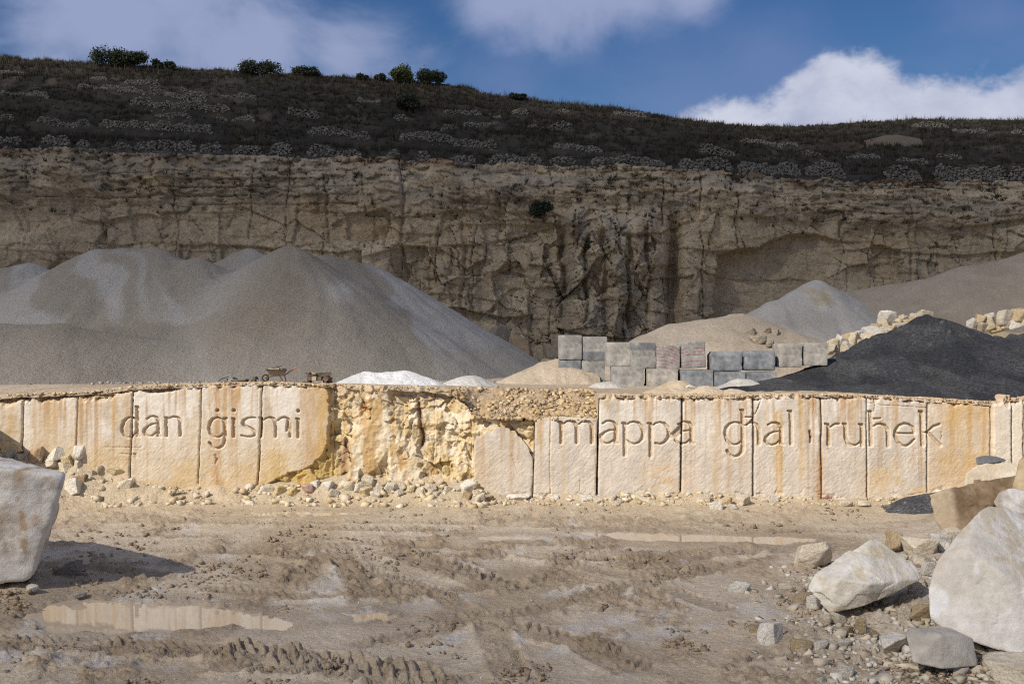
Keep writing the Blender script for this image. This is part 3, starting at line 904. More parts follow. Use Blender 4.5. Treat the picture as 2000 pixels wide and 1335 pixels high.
def floor_z(x, Y):
    """smooth height of the quarry floor (talus and spoil mounds included)"""
    x = np.asarray(x, float); Y = np.asarray(Y, float)
    z = base_floor(Y) + 0 * x
    u = 1000 + 38 * x
    hw = np.interp(u, TAL_U, TAL_H)
    yw = np.where(u > 924, WY - 0.55, WY + 0.1)
    run = 0.5 + hw * 1.45
    k = np.clip(1 - (yw - Y) / run, 0, 1.3)
    z = z + hw * k ** 1.15
    # spoil mound under the boulders on the right
    z = z + 1.75 * np.exp(-((x - 17.5) / 4.3) ** 2 - ((Y - 35) / 6.5) ** 2)
    z = z + 1.7 * np.exp(-((x - 21.5) / 3.6) ** 2 - ((Y - 46.5) / 5.0) ** 2)
    z = z + 0.35 * np.exp(-((x - 11.0) / 3.0) ** 2 - ((Y - 33) / 3.5) ** 2)
    z = z + 0.35 * np.exp(-((x + 19.0) / 4.0) ** 2 - ((Y - 41) / 4) ** 2)
    return z


def floor_hit(px, py):
    """where the view ray through a photograph pixel meets the floor"""
    Ys = np.linspace(24, WY - 0.2, 1500)
    x = (px - 1000) / F * Ys
    zr = EYE - (py - 667.5) / F * Ys
    dz = zr - floor_z(x, Ys)
    i = np.argmax(dz < 0)
    if dz[i] >= 0: i = len(Ys) - 1
    return Vector((float(x[i]), float(Ys[i]), float(floor_z(x[i], Ys[i]))))


def poly_sd(x, y, P):
    """signed distance to a polygon, negative inside"""
    P = np.asarray(P); n = len(P)
    d = np.full(x.shape, 1e9); ins = np.zeros(x.shape, bool)
    for i in range(n):
        x0, y0 = P[i]; x1, y1 = P[(i + 1) % n]
        t = np.clip(((x - x0) * (x1 - x0) + (y - y0) * (y1 - y0)) / ((x1 - x0) ** 2 + (y1 - y0) ** 2 + 1e-12), 0, 1)
        d = np.minimum(d, np.hypot(x - x0 - t * (x1 - x0), y - y0 - t * (y1 - y0)))
        c = ((y0 > y) != (y1 > y)) & (x < (x1 - x0) * (y - y0) / (y1 - y0 + 1e-12) + x0)
        ins ^= c
    return np.where(ins, -d, d)


for p in PUDDLES:
    w = []
    for (a, b) in p['pts']:
        Y = (EYE - p['lvl']) * F / (b - 667.5)
        w.append(((a - 1000) / F * Y, Y))
    p['w'] = w

TRACKS = [  # photo points, half width m, lug spacing m, lug height m
    ([(-40, 1258), (200, 1262), (420, 1272), (620, 1290), (760, 1320)], 0.75, 0.42, 0.10),
    ([(430, 1268), (560, 1282), (720, 1300), (900, 1330)], 0.7, 0.5, 0.12),
    ([(660, 1062), (672, 1090), (690, 1120), (720, 1160)], 0.55, 0.5, 0.12),
    ([(780, 1078), (840, 1100), (930, 1128), (1010, 1150)], 0.85, 0.6, 0.14),
    ([(1240, 1108), (1290, 1092), (1370, 1080), (1480, 1074), (1620, 1072)], 0.85, 0.6, 0.15),
    ([(1060, 1140), (1080, 1110), (1110, 1085), (1180, 1068)], 0.5, 0.5, 0.12),
    ([(1430, 1285), (1520, 1278), (1600, 1285), (1700, 1300)], 0.55, 0.6, 0.13),
    ([(560, 1140), (600, 1112), (640, 1095)], 0.5, 0.4, 0.12),
    ([(250, 1048), (350, 1046), (440, 1046)], 0.35, 0.35, 0.09),
    ([(250, 983), (380, 982), (560, 984)], 0.25, 0.5, 0.09),
    ([(940, 1018), (1080, 1014), (1240, 1016), (1460, 1020)], 0.5, 0.45, 0.1),
    ([(640, 1032), (760, 1036), (860, 1034)], 0.45, 0.45, 0.1),
    ([(1200, 1072), (1120, 1066), (1030, 1062), (930, 1066)], 0.45, 0.45, 0.1),
    ([(1500, 1038), (1600, 1036), (1680, 1038)], 0.35, 0.4, 0.09),
    ([(60, 1105), (180, 1110), (300, 1120), (330, 1128)], 0.5, 0.3, 0.05),
    ([(840, 1205), (1000, 1225), (1150, 1262), (1240, 1310)], 0.7, 0.5, 0.10),
    ([(420, 1300), (640, 1310), (860, 1345)], 0.6, 0.48, 0.14),
    ([(700, 1060), (880, 1070), (1060, 1090), (1240, 1130), (1420, 1190)], 0.45, 0.4, 0.08),
    ([(300, 1072), (520, 1080), (700, 1110), (860, 1160), (960, 1230), (1000, 1320)], 0.5, 0.4, 0.09),
    ([(1460, 1100), (1300, 1130), (1120, 1175), (940, 1215), (700, 1262)], 0.5, 0.42, 0.08),
    ([(400, 1150), (600, 1165), (820, 1160), (1060, 1140)], 0.45, 0.4, 0.07),
    ([(880, 1090), (1000, 1084), (1140, 1092), (1260, 1096)], 0.45, 0.42, 0.09),
    ([(200, 1018), (500, 1022), (800, 1020), (1100, 1030)], 0.35, 0.4, 0.06),
]


def build_floor():
    global FLOOR_DETAIL
    pys = np.concatenate([np.linspace(972, 1400, 330), np.array([1430, 1480, 1560, 1700, 2000])])
    # rows follow equal steps on the picture's ground so that near mud is finest
    Yr = (EYE + 0.35) * F / (pys - 667.5)
    Yr = np.concatenate([[WY + 1.6, WY + 1.0, WY + 0.5], np.linspace(WY + 0.2, Yr[0] + 0.1, 16)[:-1] if WY + 0.2 > Yr[0] else [], Yr])
    sx = np.linspace(-0.56, 0.56, 830)
    Yg, Sg = np.meshgrid(Yr, sx, indexing='ij')
    X = Sg * Yg
    Z = floor_z(X, Yg)
    near = sstep(60, 30, Yg)
    n_l = fbm2(X / 3.5, Yg / 5.5, 601, 4)
    n_m = fbm2(X / 0.8, Yg / 1.0, 603, 4)
    n_s = fbm2(X / 0.22, Yg / 0.22, 605, 4)
    churn = sstep(0.0, 0.5, fbm2(X / 2.2, Yg / 3.6, 607, 5, 0.6) + 0.22 * n_m)
    churn = churn * sstep(WY - 1, WY - 4, Yg)
    Z = Z + 0.05 * n_l + 0.02 * n_m + 0.012 * n_s
    lump = np.abs(fbm2(X / 0.34, Yg / 0.3, 609, 4))
    Z = Z + churn * (0.15 * np.clip(0.55 - lump, 0, 1) + 0.06 * n_m) + 0.05 * np.clip(fbm2(X / 0.55, Yg / 0.5, 611, 4) - 0.25, 0, 1)
    wX, wY = X + 0.07 * n_s, Yg + 0.07 * n_s
    for sc_, amp, sd in ((0.42, 0.15, 617), (0.19, 0.075, 619)):
        f1, f2, _a, _b, ci, cj = voro(wX / sc_, wY / (sc_ * 0.8), sd)
        hgt_ = _hash(ci, cj, None, sd + 5)
        clod = np.clip(0.55 - f1, 0, 1) * sstep(0.45, 0.8, hgt_ + 0.35 * churn - 0.12)
        Z = Z + amp * clod * (0.25 + churn) * sstep(WY - 2, WY - 5, Yg)
    pale = sstep(0.25, -0.4, fbm2(X / 3.0, Yg / 4.5, 613, 4)) * (1 - churn)
    wet = 0.55 * sstep(0.1, 0.7, fbm2(X / 2.2, Yg / 3.6, 615, 4)) * (1 - 0.8 * churn)
    trk = np.zeros_like(X)
    for (pts, hw, sp, hh) in TRACKS:
        P = [floor_hit(a, b) for a, b in pts]
        P = [(p.x, p.y) for p in P]
        # resample into a smooth centre line
        cum = 0.0
        for (x0, y0), (x1, y1) in zip(P[:-1], P[1:]):
            m = (X > min(x0, x1) - 1.6) & (X < max(x0, x1) + 1.6) & (Yg > min(y0, y1) - 1.6) & (Yg < max(y0, y1) + 1.6)
            L_ = math.hypot(x1 - x0, y1 - y0)
            if m.any():
                dx, dy = (x1 - x0) / L_, (y1 - y0) / L_
                q = (X[m] - x0) * dx + (Yg[m] - y0) * dy
                side = (X[m] - x0) * -dy + (Yg[m] - y0) * dx
                inside = sstep(-0.25, 0.1, q) * sstep(L_ + 0.25, L_ - 0.1, q)
                env = sstep(hw * 1.15, hw * 0.8, np.abs(side)) * inside
                nn = fbm2(X[m] / 0.5, Yg[m] / 0.5, 621, 3)
                ph = (cum + q + np.abs(side) * 0.75 + 0.11 * nn) / (sp * 0.8) + (side > 0) * 0.5
                saw = np.abs(((ph % 1.0) - 0.5)) * 2
                lug = sstep(0.45, 0.66, saw + 0.16 * nn) * sstep(0.05, 0.3, np.abs(side) / hw + 0.12 * nn)
                part = np.clip(0.7 + 1.3 * fbm2(X[m] / 0.7, Yg[m] / 0.7, 623, 3), 0.0, 1.4)
                berm = np.exp(-((np.abs(side) - hw * 1.15) / 0.16) ** 2) * inside
                Z[m] += env * (-0.04 + 0.85 * hh * lug * part) + berm * (0.06 + 0.06 * nn)
                trk[m] = np.maximum(trk[m], env)
            cum += L_
    # slick wheel marks sweeping right, their wet sheen put in as pale colour
    slick = np.zeros_like(X)
    for pts, hw in (([(980, 1262), (1150, 1222), (1300, 1200), (1480, 1180)], 0.6), ([(1080, 1275), (1240, 1240), (1400, 1222)], 0.5),
                    ([(650, 1205), (800, 1190), (900, 1170)], 0.9), ([(930, 1060), (1100, 1068), (1300, 1074)], 0.4),
                    ([(1060, 1240), (1200, 1215), (1330, 1190)], 0.35), ([(0, 1285), (180, 1290), (330, 1305)], 0.5)):
        P = [floor_hit(a, b) for a, b in pts]
        for p0, p1 in zip(P[:-1], P[1:]):
            dx, dy = p1.x - p0.x, p1.y - p0.y
            L2 = dx * dx + dy * dy
            t = np.clip(((X - p0.x) * dx + (Yg - p0.y) * dy) / L2, 0, 1)
            dd = np.hypot(X - p0.x - t * dx, Yg - p0.y - t * dy) + 0.25 * n_m
            slick = np.maximum(slick, sstep(hw, hw * 0.3, dd))
    slick = slick * (1 - trk) * np.clip(0.55 + 0.8 * fbm2(X / 0.6, Yg / 1.5, 631, 3), 0, 1)
    Z = Z - 0.6 * slick * churn * (0.10 * np.clip(0.55 - lump, 0, 1))
    # puddles: basins below the water level with a shore just above it
    shore = np.zeros_like(X)
    for p in PUDDLES:
        xs = [q[0] for q in p['w']]; ys = [q[1] for q in p['w']]
        m = (X > min(xs) - 3) & (X < max(xs) + 3) & (Yg > min(ys) - 3) & (Yg < max(ys) + 3)
        if not m.any(): continue
        sd = poly_sd(X[m], Yg[m], p['w']) + 0.28 * n_m[m] + 0.10 * n_s[m]
        basin = sstep(0.15, -0.5, sd)
        z = Z[m]
        ring = sstep(2.2, 0.3, sd)
        rel = np.clip(z - (p['lvl'] + 0.03), -0.5, 2)
        z = z * (1 - ring) + ring * (p['lvl'] + 0.03 + np.maximum(rel * 0.5, 0.0) + 0.02 * np.clip(sd, 0, 2))
        z = z * (1 - basin) + basin * (p['lvl'] - 0.10 + 0.05 * np.clip(n_m[m], -1, 1.2))
        Z[m] = z
        shore[m] = np.maximum(shore[m], sstep(1.3, 0.0, sd))
    # colour
    col = lerp3((0.47, 0.37, 0.255), (0.59, 0.475, 0.34), sstep(-0.5, 0.6, n_l + 0.3 * n_m))
    col = mixc(col, (0.62, 0.525, 0.40), 0.8 * pale)
    col = mixc(col, (0.31, 0.225, 0.145), 0.7 * churn * sstep(-0.7, 0.5, n_s + 0.4 * n_m))
    col = mixc(col, (0.28, 0.21, 0.14), 0.45 * trk)
    col = mixc(col, (0.62, 0.58, 0.53), 0.8 * slick)
    col = mixc(col, (0.36, 0.29, 0.215), 0.5 * shore)
    crust = sstep(0.45, 0.8, fbm2(X / 1.6, Yg / 3.0, 641, 4)) * (1 - trk)
    col = mixc(col, (0.66, 0.62, 0.56), 0.6 * crust)
    u = 1000 + 38 * X
    tal = np.clip((Z - base_floor(Yg)) / 0.3, 0, 1) * sstep(WY - 5, WY - 3, Yg)
    tcol = lerp3((0.60, 0.49, 0.33), (0.68, 0.58, 0.42), sstep(-0.4, 0.4, n_m))
    col = col * (1 - 0.9 * tal[..., None]) + tcol * 0.9 * tal[..., None]
    col = mixc(col, (0.56, 0.455, 0.31), 0.65 * sstep(WY - 9, WY - 3, Yg))
    mound = np.clip((floor_z(X, Yg) - base_floor(Yg)) / 0.35, 0, 1) * sstep(5, 8, X) * sstep(52, 48, Yg)
    col = mixc(col, (0.60, 0.515, 0.41), 0.85 * mound)
    Z = Z + mound * (0.05 * n_m + 0.03 * n_s)
    lumpy = tal * (u < 520)
    Z = Z + tal * 0.10 * n_m + lumpy * (0.28 * np.clip(fbm2(X / 1.1, Yg / 0.9, 645, 4), -0.3, 1))
    wet = np.clip(wet + 0.7 * slick + 0.8 * shore, 0, 1) * (1 - tal)
    o = grid_obj('quarry_floor', X, Yg, Z, M['ground'], col=col, attrs={'wet': wet}, smooth=False)
    tag(o, kind='structure')


build_floor()
for p in PUDDLES:
    xs = [q[0] for q in p['w']]; ys = [q[1] for q in p['w']]
    cx_, cy2 = sum(xs) / len(xs), sum(ys) / len(ys)
    V = [(cx_ + (a - cx_) * 1.03 + math.copysign(0.45, a - cx_), cy2 + (b - cy2) * 1.03 + math.copysign(0.45, b - cy2), p['lvl']) for a, b in p['w']]
    me = bpy.data.meshes.new('puddle'); me.from_pydata(V, [], [list(range(len(V)))]); me.update()
    me.materials.append(M['water'])
    tag(link(bpy.data.objects.new('puddle', me)), kind='structure')

# far ground below everything, out to the horizon
gx, gy = np.meshgrid(np.linspace(-2500, 2500, 60), np.linspace(-1200, 4200, 60))
gz = np.where((np.abs(gx) < 200) & (gy < 150) & (gy > -60), -2.2, -1.2 + 0 * gx)
grid_obj('ground', gx, gy, gz, M['ground'], col=np.tile(np.array([0.34, 0.27, 0.19]), (60 * 60, 1)).reshape(60, 60, 3), attrs={'wet': gx * 0})
tag(bpy.data.objects['ground'], kind='structure')


# ================================================================ upper bench
def bench_z(x, Y):
    x = np.asarray(x, float); Y = np.asarray(Y, float)
    u = 1000 + 38 * x
    zt = wz(top_v(u)) - 0.03
    z = zt + (5.52 - zt) * sstep(WY + 1, WY + 12, Y)
    sl = wz(np.interp(u, [850, 865, 885, 905, 918, 935, 1042, 1167], [757, 763, 772, 785, 803, 816, 818, 819])) + np.clip(Y - (WY - 0.35), 0, 9) * 0.47
    m = sstep(846, 862, u) * (u < 1167.2)
    zs = np.minimum(z, sl)
    return z * (1 - m) + zs * m


def build_bench():
    Yr = np.concatenate([[WY - 0.62, WY - 0.5], np.linspace(WY - 0.4, WY + 5, 50), np.linspace(WY + 5.2, 84, 45), np.linspace(86, 150, 14)])
    us = np.concatenate([np.linspace(-2600, -420, 40)[:-1], np.linspace(-420, 1160, 480), [1163, 1165.5, 1167.0, 1167.6, 1169], np.linspace(1172, 2420, 340), np.linspace(2430, 4600, 40)])
    Yg, U = np.meshgrid(Yr, us, indexing='ij')
    X = wx(U)
    Z = bench_z(X, Yg)
    n_l = fbm2(X / 4, Yg / 4, 701, 4); n_m = fbm2(X / 0.7, Yg / 0.7, 703, 4); n_s = fbm2(X / 0.2, Yg / 0.2, 705, 3)
    notch = sstep(850, 900, U) * (U < 1167.2) * sstep(WY + 4.2, WY + 3.0, Yg)
    Z = Z + 0.03 * n_l * sstep(WY, WY + 3, Yg) + 0.025 * n_m + 0.012 * n_s + notch * (0.10 * n_m + 0.06 * n_s)
    rough_top = sstep(650, 700, U) * sstep(930, 900, U) * sstep(WY + 2.5, WY + 0.5, Yg)
    Z = Z + rough_top * (0.16 * n_m - 0.05)
    # ragged front lip: pull the first rows back to the face, on the panels
    front = np.where((U > 924) , WY - 0.55, WY) + 0.10 + 0.12 * fbm2(U / 6, U * 0 + 2, 711, 3)
    front = np.where((U > 640) & (U < 924), WY + 0.35 + 0.25 * fbm2(U / 9, U * 0 + 2, 712, 3), front)
    Yq = np.maximum(Yg, front)
    lip = sstep(0.35, 0.0, Yq - front)
    Z = Z - 0.14 * lip * (1 + 0.8 * n_m) * (1 - notch)
    col = lerp3((0.43, 0.345, 0.245), (0.50, 0.41, 0.30), sstep(-0.5, 0.5, n_l + 0.4 * n_m))
    col = mixc(col, (0.38, 0.30, 0.20), 0.6 * sstep(0.1, 0.6, fbm2(X / 1.2, Yg / 0.6, 715, 3)) * sstep(WY + 8, WY + 2, Yg))
    col = mixc(col, (0.47, 0.33, 0.18), 0.85 * notch * sstep(-0.6, 0.3, n_m))
    col = mixc(col, (0.40, 0.31, 0.21), 0.7 * notch * sstep(WY + 0.6, WY + 2.2, Yg + 0.8 * n_m))
    o = grid_obj('bench_ground', X, Yq, Z, M['bench'], col=col)
    tag(o, kind='structure')


build_bench()
# ================================================================ cliff
CY = 140.0
SKP = F / CY                                      # px per metre at the cliff
CL_U = [-900, -200, 0, 200, 400, 700, 1000, 1150, 1300, 1450, 1600, 1750, 2000, 2900]
CL_V = [270, 278, 283, 291, 299, 308, 318, 322, 327, 338, 348, 353, 352, 350]
def cliff_top_v(u): return np.interp(u, CL_U, CL_V)


def build_cliff():
    us = np.concatenate([np.linspace(-900, -120, 60)[:-1], np.linspace(-120, 2120, 1000), np.linspace(2125, 2900, 60)])
    T, U = np.meshgrid(np.linspace(0, 1, 210), us, indexing='ij')
    tv = cliff_top_v(U) + 5 * fbm2(U / 60, U * 0, 801, 4) + 7 * fbm2(np.floor(U / 14 + 0.8 * fbm2(U / 30, U * 0, 802, 2)) * 0.37, U * 0 + 2, 803, 3)
    V = tv + T * (735 - tv)
    x = (U - 1000) / SKP; z = (735 - V) / SKP
    hgt = T                                        # 0 at the rim, 1 at the foot
    # slow swells of the face
    dep = 2.1 * fbm2(x / 20, z / 40, 803, 3) + 1.0 * fbm2(x / 7, z / 10, 805, 3)
    wxx = x + 0.35 * fbm2(x / 3, z / 3, 807, 4); wzz = z + 0.25 * fbm2(x / 3, z / 3, 808, 4)
    massive = sstep(0.16, 0.28, hgt + 0.06 * fbm2(x / 9, z / 9, 811, 3))
    butt = np.exp(-((U - 1185) / 95) ** 4) * sstep(395, 450, V)         # shattered buttress in the middle
    mid = sstep(760, 860, U) * sstep(1360, 1300, U)
    # big slabs
    dep += massive * facets(wxx, wzz, 5.5, 4.2, 813, 0.85, 0.14, 0.7, 0.025) * (0.8 + 0.5 * mid)
    dep += massive * facets(wxx * 1.0 + 3, wzz, 2.3, 2.0, 815, 0.24, 0.16, 0.35, 0.04) * (0.65 + 0.8 * mid)
    dep += facets(wxx + 0.4 * wzz, wzz, 0.95, 0.75, 817, 0.07, 0.22, 0.06, 0.06) * (0.5 + 0.6 * mid)
    # vertical open joints
    jx = x / 4.6 + 0.16 * fbm2(x / 9, z / 7, 819, 4)
    jf = np.abs(jx - np.round(jx))
    jo = _hash(np.round(jx), np.round(jx) * 0 + 3, None, 821)
    dep += 0.7 * sstep(0.02, 0.0, jf) * (jo > 0.35) * sstep(-0.3, 0.3, fbm2(x / 6, z / 5, 823, 3)) * (1 - 0.5 * butt)
    # buttress: stands forward, broken into upright splinters
    bx = wxx + 0.25 * wzz * 0.3
    dep -= butt * (3.6 + 1.2 * fbm2(x / 3, z / 8, 825, 3))
    dep += butt * (facets(bx, wzz, 1.6, 5.0, 827, 0.7, 0.3, 0.6, 0.06) + facets(bx + 9, wzz, 0.8, 1.2, 829, 0.18, 0.35, 0.12, 0.07))
    dep += 2.8 * np.exp(-((U - 1314) / 13) ** 2) * sstep(400, 480, V)           # deep joint right of it
    dep += 1.0 * np.exp(-((U - 1100 - (V - 500) * 0.08) / 9) ** 2) * sstep(400, 440, V) * sstep(640, 560, V)
    for u0_, w_, d_, va_, vb_ in ((1098, 5, 1.5, 430, 640), (1142, 4, 1.8, 455, 660), (1178, 5, 1.3, 440, 600), (1222, 4.5, 1.9, 450, 660), (1262, 4, 1.5, 430, 650), (905, 4, 0.9, 420, 640), (790, 3.5, 0.8, 330, 560), (640, 3, 0.7, 330, 500), (1650, 3.5, 0.8, 400, 560), (1780, 3.5, 0.7, 380, 560)):
        dep += 0.75 * d_ * np.exp(-((U - u0_ - 7 * fbm2(V / 45, V * 0 + u0_, 887, 4)) / w_) ** 2) * sstep(va_, va_ + 25, V) * sstep(vb_, vb_ - 40, V)
    # thin beds along the top: each bed with its own overhang, undercut below
    bed = z / 1.05 + 0.35 * fbm2(x / 8, z / 30, 831, 3)
    bi = np.floor(bed); bf = bed - bi
    bo = _hash(bi, np.floor(x / 7 + 2.3 * _hash(bi, bi * 0, None, 833) + 0.8 * fbm2(x / 4, z * 0 + 1.7, 834, 2)), None, 835)
    prof = 0.55 * (bo - 0.5) * 2 + 0.5 * sstep(0.25, 0.0, bf) - 0.18 * sstep(0.6, 1.0, bf)
    beds = (1 - 0.94 * massive) * np.clip(0.55 + 0.9 * fbm2(x / 14, z / 4, 836, 3), 0.1, 1.2)
    dep += beds * prof * 1.0
    brk = facets(wxx, wzz, 1.6, 0.55, 837, 0.30, 0.34, 0.4, 0.08)
    dep += (1 - massive) * brk
    dep += -0.8 * (1 - massive) + 1.6 * sstep(0.12, 0.0, hgt)
    # a run of ledges also across the face
    for (za, amp, sd) in ((15.5, 0.35, 841), (19.2, 0.6, 843)):
        zz = z - za - 1.2 * fbm2(x / 11, x * 0 + 1, sd, 4)
        on = sstep(-0.25, 0.35, fbm2(x / 12, x * 0 + 5, sd + 1, 3))
        dep += on * amp * (sstep(0.0, -0.16, zz) * sstep(-2.6, -0.3, zz)) - on * 0.35 * amp * sstep(0.9, 0.0, zz) * sstep(-0.05, 0.05, zz)
    # smooth alcove under an overhang on the right
    tu = np.interp(U, [1380, 1392, 1400, 1440, 1480, 1500, 1545, 1600, 1640], [700, 620, 500, 488, 486, 474, 458, 456, 470])
    alc = sstep(-2.5, 2.5, V - tu) * sstep(1385, 1396, U) * sstep(1760, 1560, U + 30 * fbm2(U / 60, V / 60, 847, 3))
    sm = np.clip(alc * 1.2, 0, 1) * 0.75
    smooth_face = 1.3 + 0.35 * fbm2(x / 6, z / 5, 849, 3) + 0.08 * fbm2(x / 1.2, z / 0.8, 851, 3)
    dep = dep * (1 - sm) + smooth_face * sm
    dep += 1.5 * alc
    # smooth scooped patch left of centre
    sc_ = np.exp(-((U - 945) / 34) ** 2 - ((V - 590) / 55) ** 2)
    dep = dep * (1 - 0.7 * sc_) + 0.7 * sc_ * (0.7 + 0.1 * fbm2(x / 1.5, z / 1.5, 853, 3))
    leftm = sstep(700, 500, U) * massive
    dep = dep * (1 - 0.35 * leftm) + 0.35 * leftm * 0.4 * fbm2(x / 5, z / 5, 857, 3)
    # blocky fracture: upright splinters and flat plates that step in and out
    rz_ = z / 4.0 + 0.2 * fbm2(x / 7, z / 7, 891, 3); ri = np.floor(rz_)
    rx_ = x / (3.6 + 3.6 * _hash(ri, ri * 0, None, 893)) + 9 * _hash(ri, ri * 0 + 1, None, 895) + 0.16 * fbm2(x / 4, z / 4, 897, 3); ci_ = np.floor(rx_)
    fx_, fz_ = rx_ - ci_, rz_ - ri
    hb = lambda k_: _hash(ci_, ri, None, 901 + k_) - 0.5
    blk = 1.3 * hb(0) + 0.7 * hb(1) * (fx_ - 0.5) + 0.7 * hb(2) * (fz_ - 0.5)
    jnt = np.maximum(sstep(0.035, 0.0, np.minimum(fx_, 1 - fx_)) * (hb(3) > -0.1), sstep(0.03, 0.0, np.minimum(fz_, 1 - fz_)) * (hb(4) > 0.1))
    blk = blk + 0.25 * jnt
    on_ = np.clip(0.5 + 1.1 * fbm2(x / 10, z / 8, 899, 3), 0.08, 1.0)
    dep += massive * (1 - sm) * (1 - 0.7 * butt) * on_ * blk * 1.05
    rz2 = z / 0.95 + 0.3 * fbm2(x / 3, z / 3, 921, 3); r2 = np.floor(rz2)
    rx2 = x / (0.9 + 1.3 * _hash(r2, r2 * 0, None, 923)) + 9 * _hash(r2, r2 * 0 + 1, None, 925) + 0.3 * fbm2(x / 2, z / 2, 927, 3); c2_ = np.floor(rx2)
    h2 = _hash(c2_, r2, None, 929) - 0.5
    dep += (1 - 0.85 * sm) * np.clip(0.35 + 1.2 * fbm2(x / 7, z / 5, 931, 3), 0.05, 1) * (0.24 * h2 + 0.2 * (_hash(c2_, r2, None, 933) - 0.5) * (rz2 - r2 - 0.5))
    dep += massive * (1 - sm) * (facets(wxx + 17, wzz, 3.1, 7.5, 881, 0.45, 0.10, 0.35, 0.02) + facets(wxx, wzz + 5, 7.5, 1.9, 883, 0.30, 0.10, 0.2, 0.03)) * (0.55 + 0.6 * mid)
    dep += (1 - 0.6 * sm) * (0.12 * (0.5 - np.abs(fbm2(x / 1.6, z / 1.2, 885, 5, 0.6))) + 0.055 * fbm2(x / 0.9, z / 0.7, 859, 5, 0.6))
    dep -= 1.4 * sstep(0.86, 1.0, hgt)                                           # foot spreads a little
    # ---- colour of the rock
    c = lerp3((0.47, 0.375, 0.25), (0.60, 0.49, 0.335), sstep(-0.5, 0.6, fbm2(x / 6, z / 6, 861, 4)))
    c = mixc(c, (0.43, 0.32, 0.19), 0.5 * sstep(0.0, 0.6, fbm2(x / 9, z / 3, 863, 4)))
    c = mixc(c, (0.34, 0.30, 0.24), 0.6 * (1 - massive) * sstep(-0.5, 0.4, fbm2(x / 5, z / 1.5, 865, 4)))
    grey = butt * sstep(-0.3, 0.4, fbm2(x / 2.5, z / 3.5, 867, 4))
    c = mixc(c, (0.26, 0.245, 0.215), 0.5 * grey)
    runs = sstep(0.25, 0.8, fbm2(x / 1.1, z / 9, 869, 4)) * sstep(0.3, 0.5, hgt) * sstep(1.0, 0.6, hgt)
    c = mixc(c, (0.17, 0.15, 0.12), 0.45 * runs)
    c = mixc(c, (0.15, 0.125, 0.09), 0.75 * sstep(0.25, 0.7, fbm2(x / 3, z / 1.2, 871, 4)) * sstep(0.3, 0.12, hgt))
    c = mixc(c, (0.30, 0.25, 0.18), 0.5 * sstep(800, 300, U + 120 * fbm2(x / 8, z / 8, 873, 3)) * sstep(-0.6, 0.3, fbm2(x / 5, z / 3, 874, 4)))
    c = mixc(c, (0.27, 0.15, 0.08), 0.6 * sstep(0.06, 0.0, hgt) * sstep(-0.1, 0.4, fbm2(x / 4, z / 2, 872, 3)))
    c = mixc(c, (0.46, 0.37, 0.25), 0.6 * sm)
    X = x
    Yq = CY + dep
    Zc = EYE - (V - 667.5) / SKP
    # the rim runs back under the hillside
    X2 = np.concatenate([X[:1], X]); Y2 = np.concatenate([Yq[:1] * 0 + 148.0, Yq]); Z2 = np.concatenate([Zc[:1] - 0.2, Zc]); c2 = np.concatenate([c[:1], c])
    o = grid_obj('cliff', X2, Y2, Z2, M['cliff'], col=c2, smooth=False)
    tag(o, kind='structure')
    return U, V, Yq


CU, CV, CYY = build_cliff()
def cliff_y(px, py):
    i = np.argmin((CU[0] - px) ** 2)
    j = np.argmin((CV[:, i] - py) ** 2)
    return float(CYY[j, i])


# ================================================================ hillside
HY0, HY1 = 144.0, 188.0
SK_U = [-1200, -300, 0, 60, 150, 300, 420, 600, 700, 760, 870, 910, 950, 1000, 1060, 1150, 1250, 1300, 1350, 1450, 1550, 1640, 1700, 1800, 2000, 3200]
SK_V = [80, 100, 111, 116, 122, 131, 138, 146, 152, 155, 164, 172, 184, 190, 198, 206, 217, 227, 237, 245, 248, 242, 238, 233, 236, 230]


def hill_z(x, Y, detail=True):
    x = np.asarray(x, float); Y = np.asarray(Y, float)
    pc = 1000 + x * SKP
    ps = 1000 + x * F / HY1
    zc = EYE + (667.5 - cliff_top_v(pc)) / F * CY - 0.5
    zs = EYE + (667.5 - np.interp(ps, SK_U, SK_V)) / F * HY1
    t = (Y - HY0) / (HY1 - HY0)
    tt = np.clip(t, 0, 1)
    z = zc + (zs - zc) * (0.9 * tt + 0.1 * tt * tt) - 9 * np.clip(t - 1, 0, 9) ** 1.3 - np.clip(-t, 0, 1) * 160
    w = (t > 0) & (t < 1)
    k = tt * 8.0
    z = z + np.where(w, 0.55 * np.sin(2 * np.pi * k) * np.sin(np.pi * tt), 0)
    if detail:
        z = z + (0.55 * fbm2(x / 6, Y / 6, 901, 4) + 0.16 * fbm2(x / 1.3, Y / 1.3, 903, 3)) * np.clip(np.sin(np.pi * np.clip(tt, 0.06, 0.9)), 0.35, 1)
    return z


def hill_at(px, py):
    """point of the hillside seen at a photograph pixel"""
    Ys = np.linspace(HY0 + 0.2, HY1 + 2, 500)
    x = (px - 1000) / F * Ys
    z = hill_z(x, Ys)
    v = 667.5 - (z - EYE) / Ys * F
    i = int(np.argmax(v <= py)) if (v <= py).any() else len(Ys) - 1
    return Vector((float(x[i]), float(Ys[i]), float(z[i])))


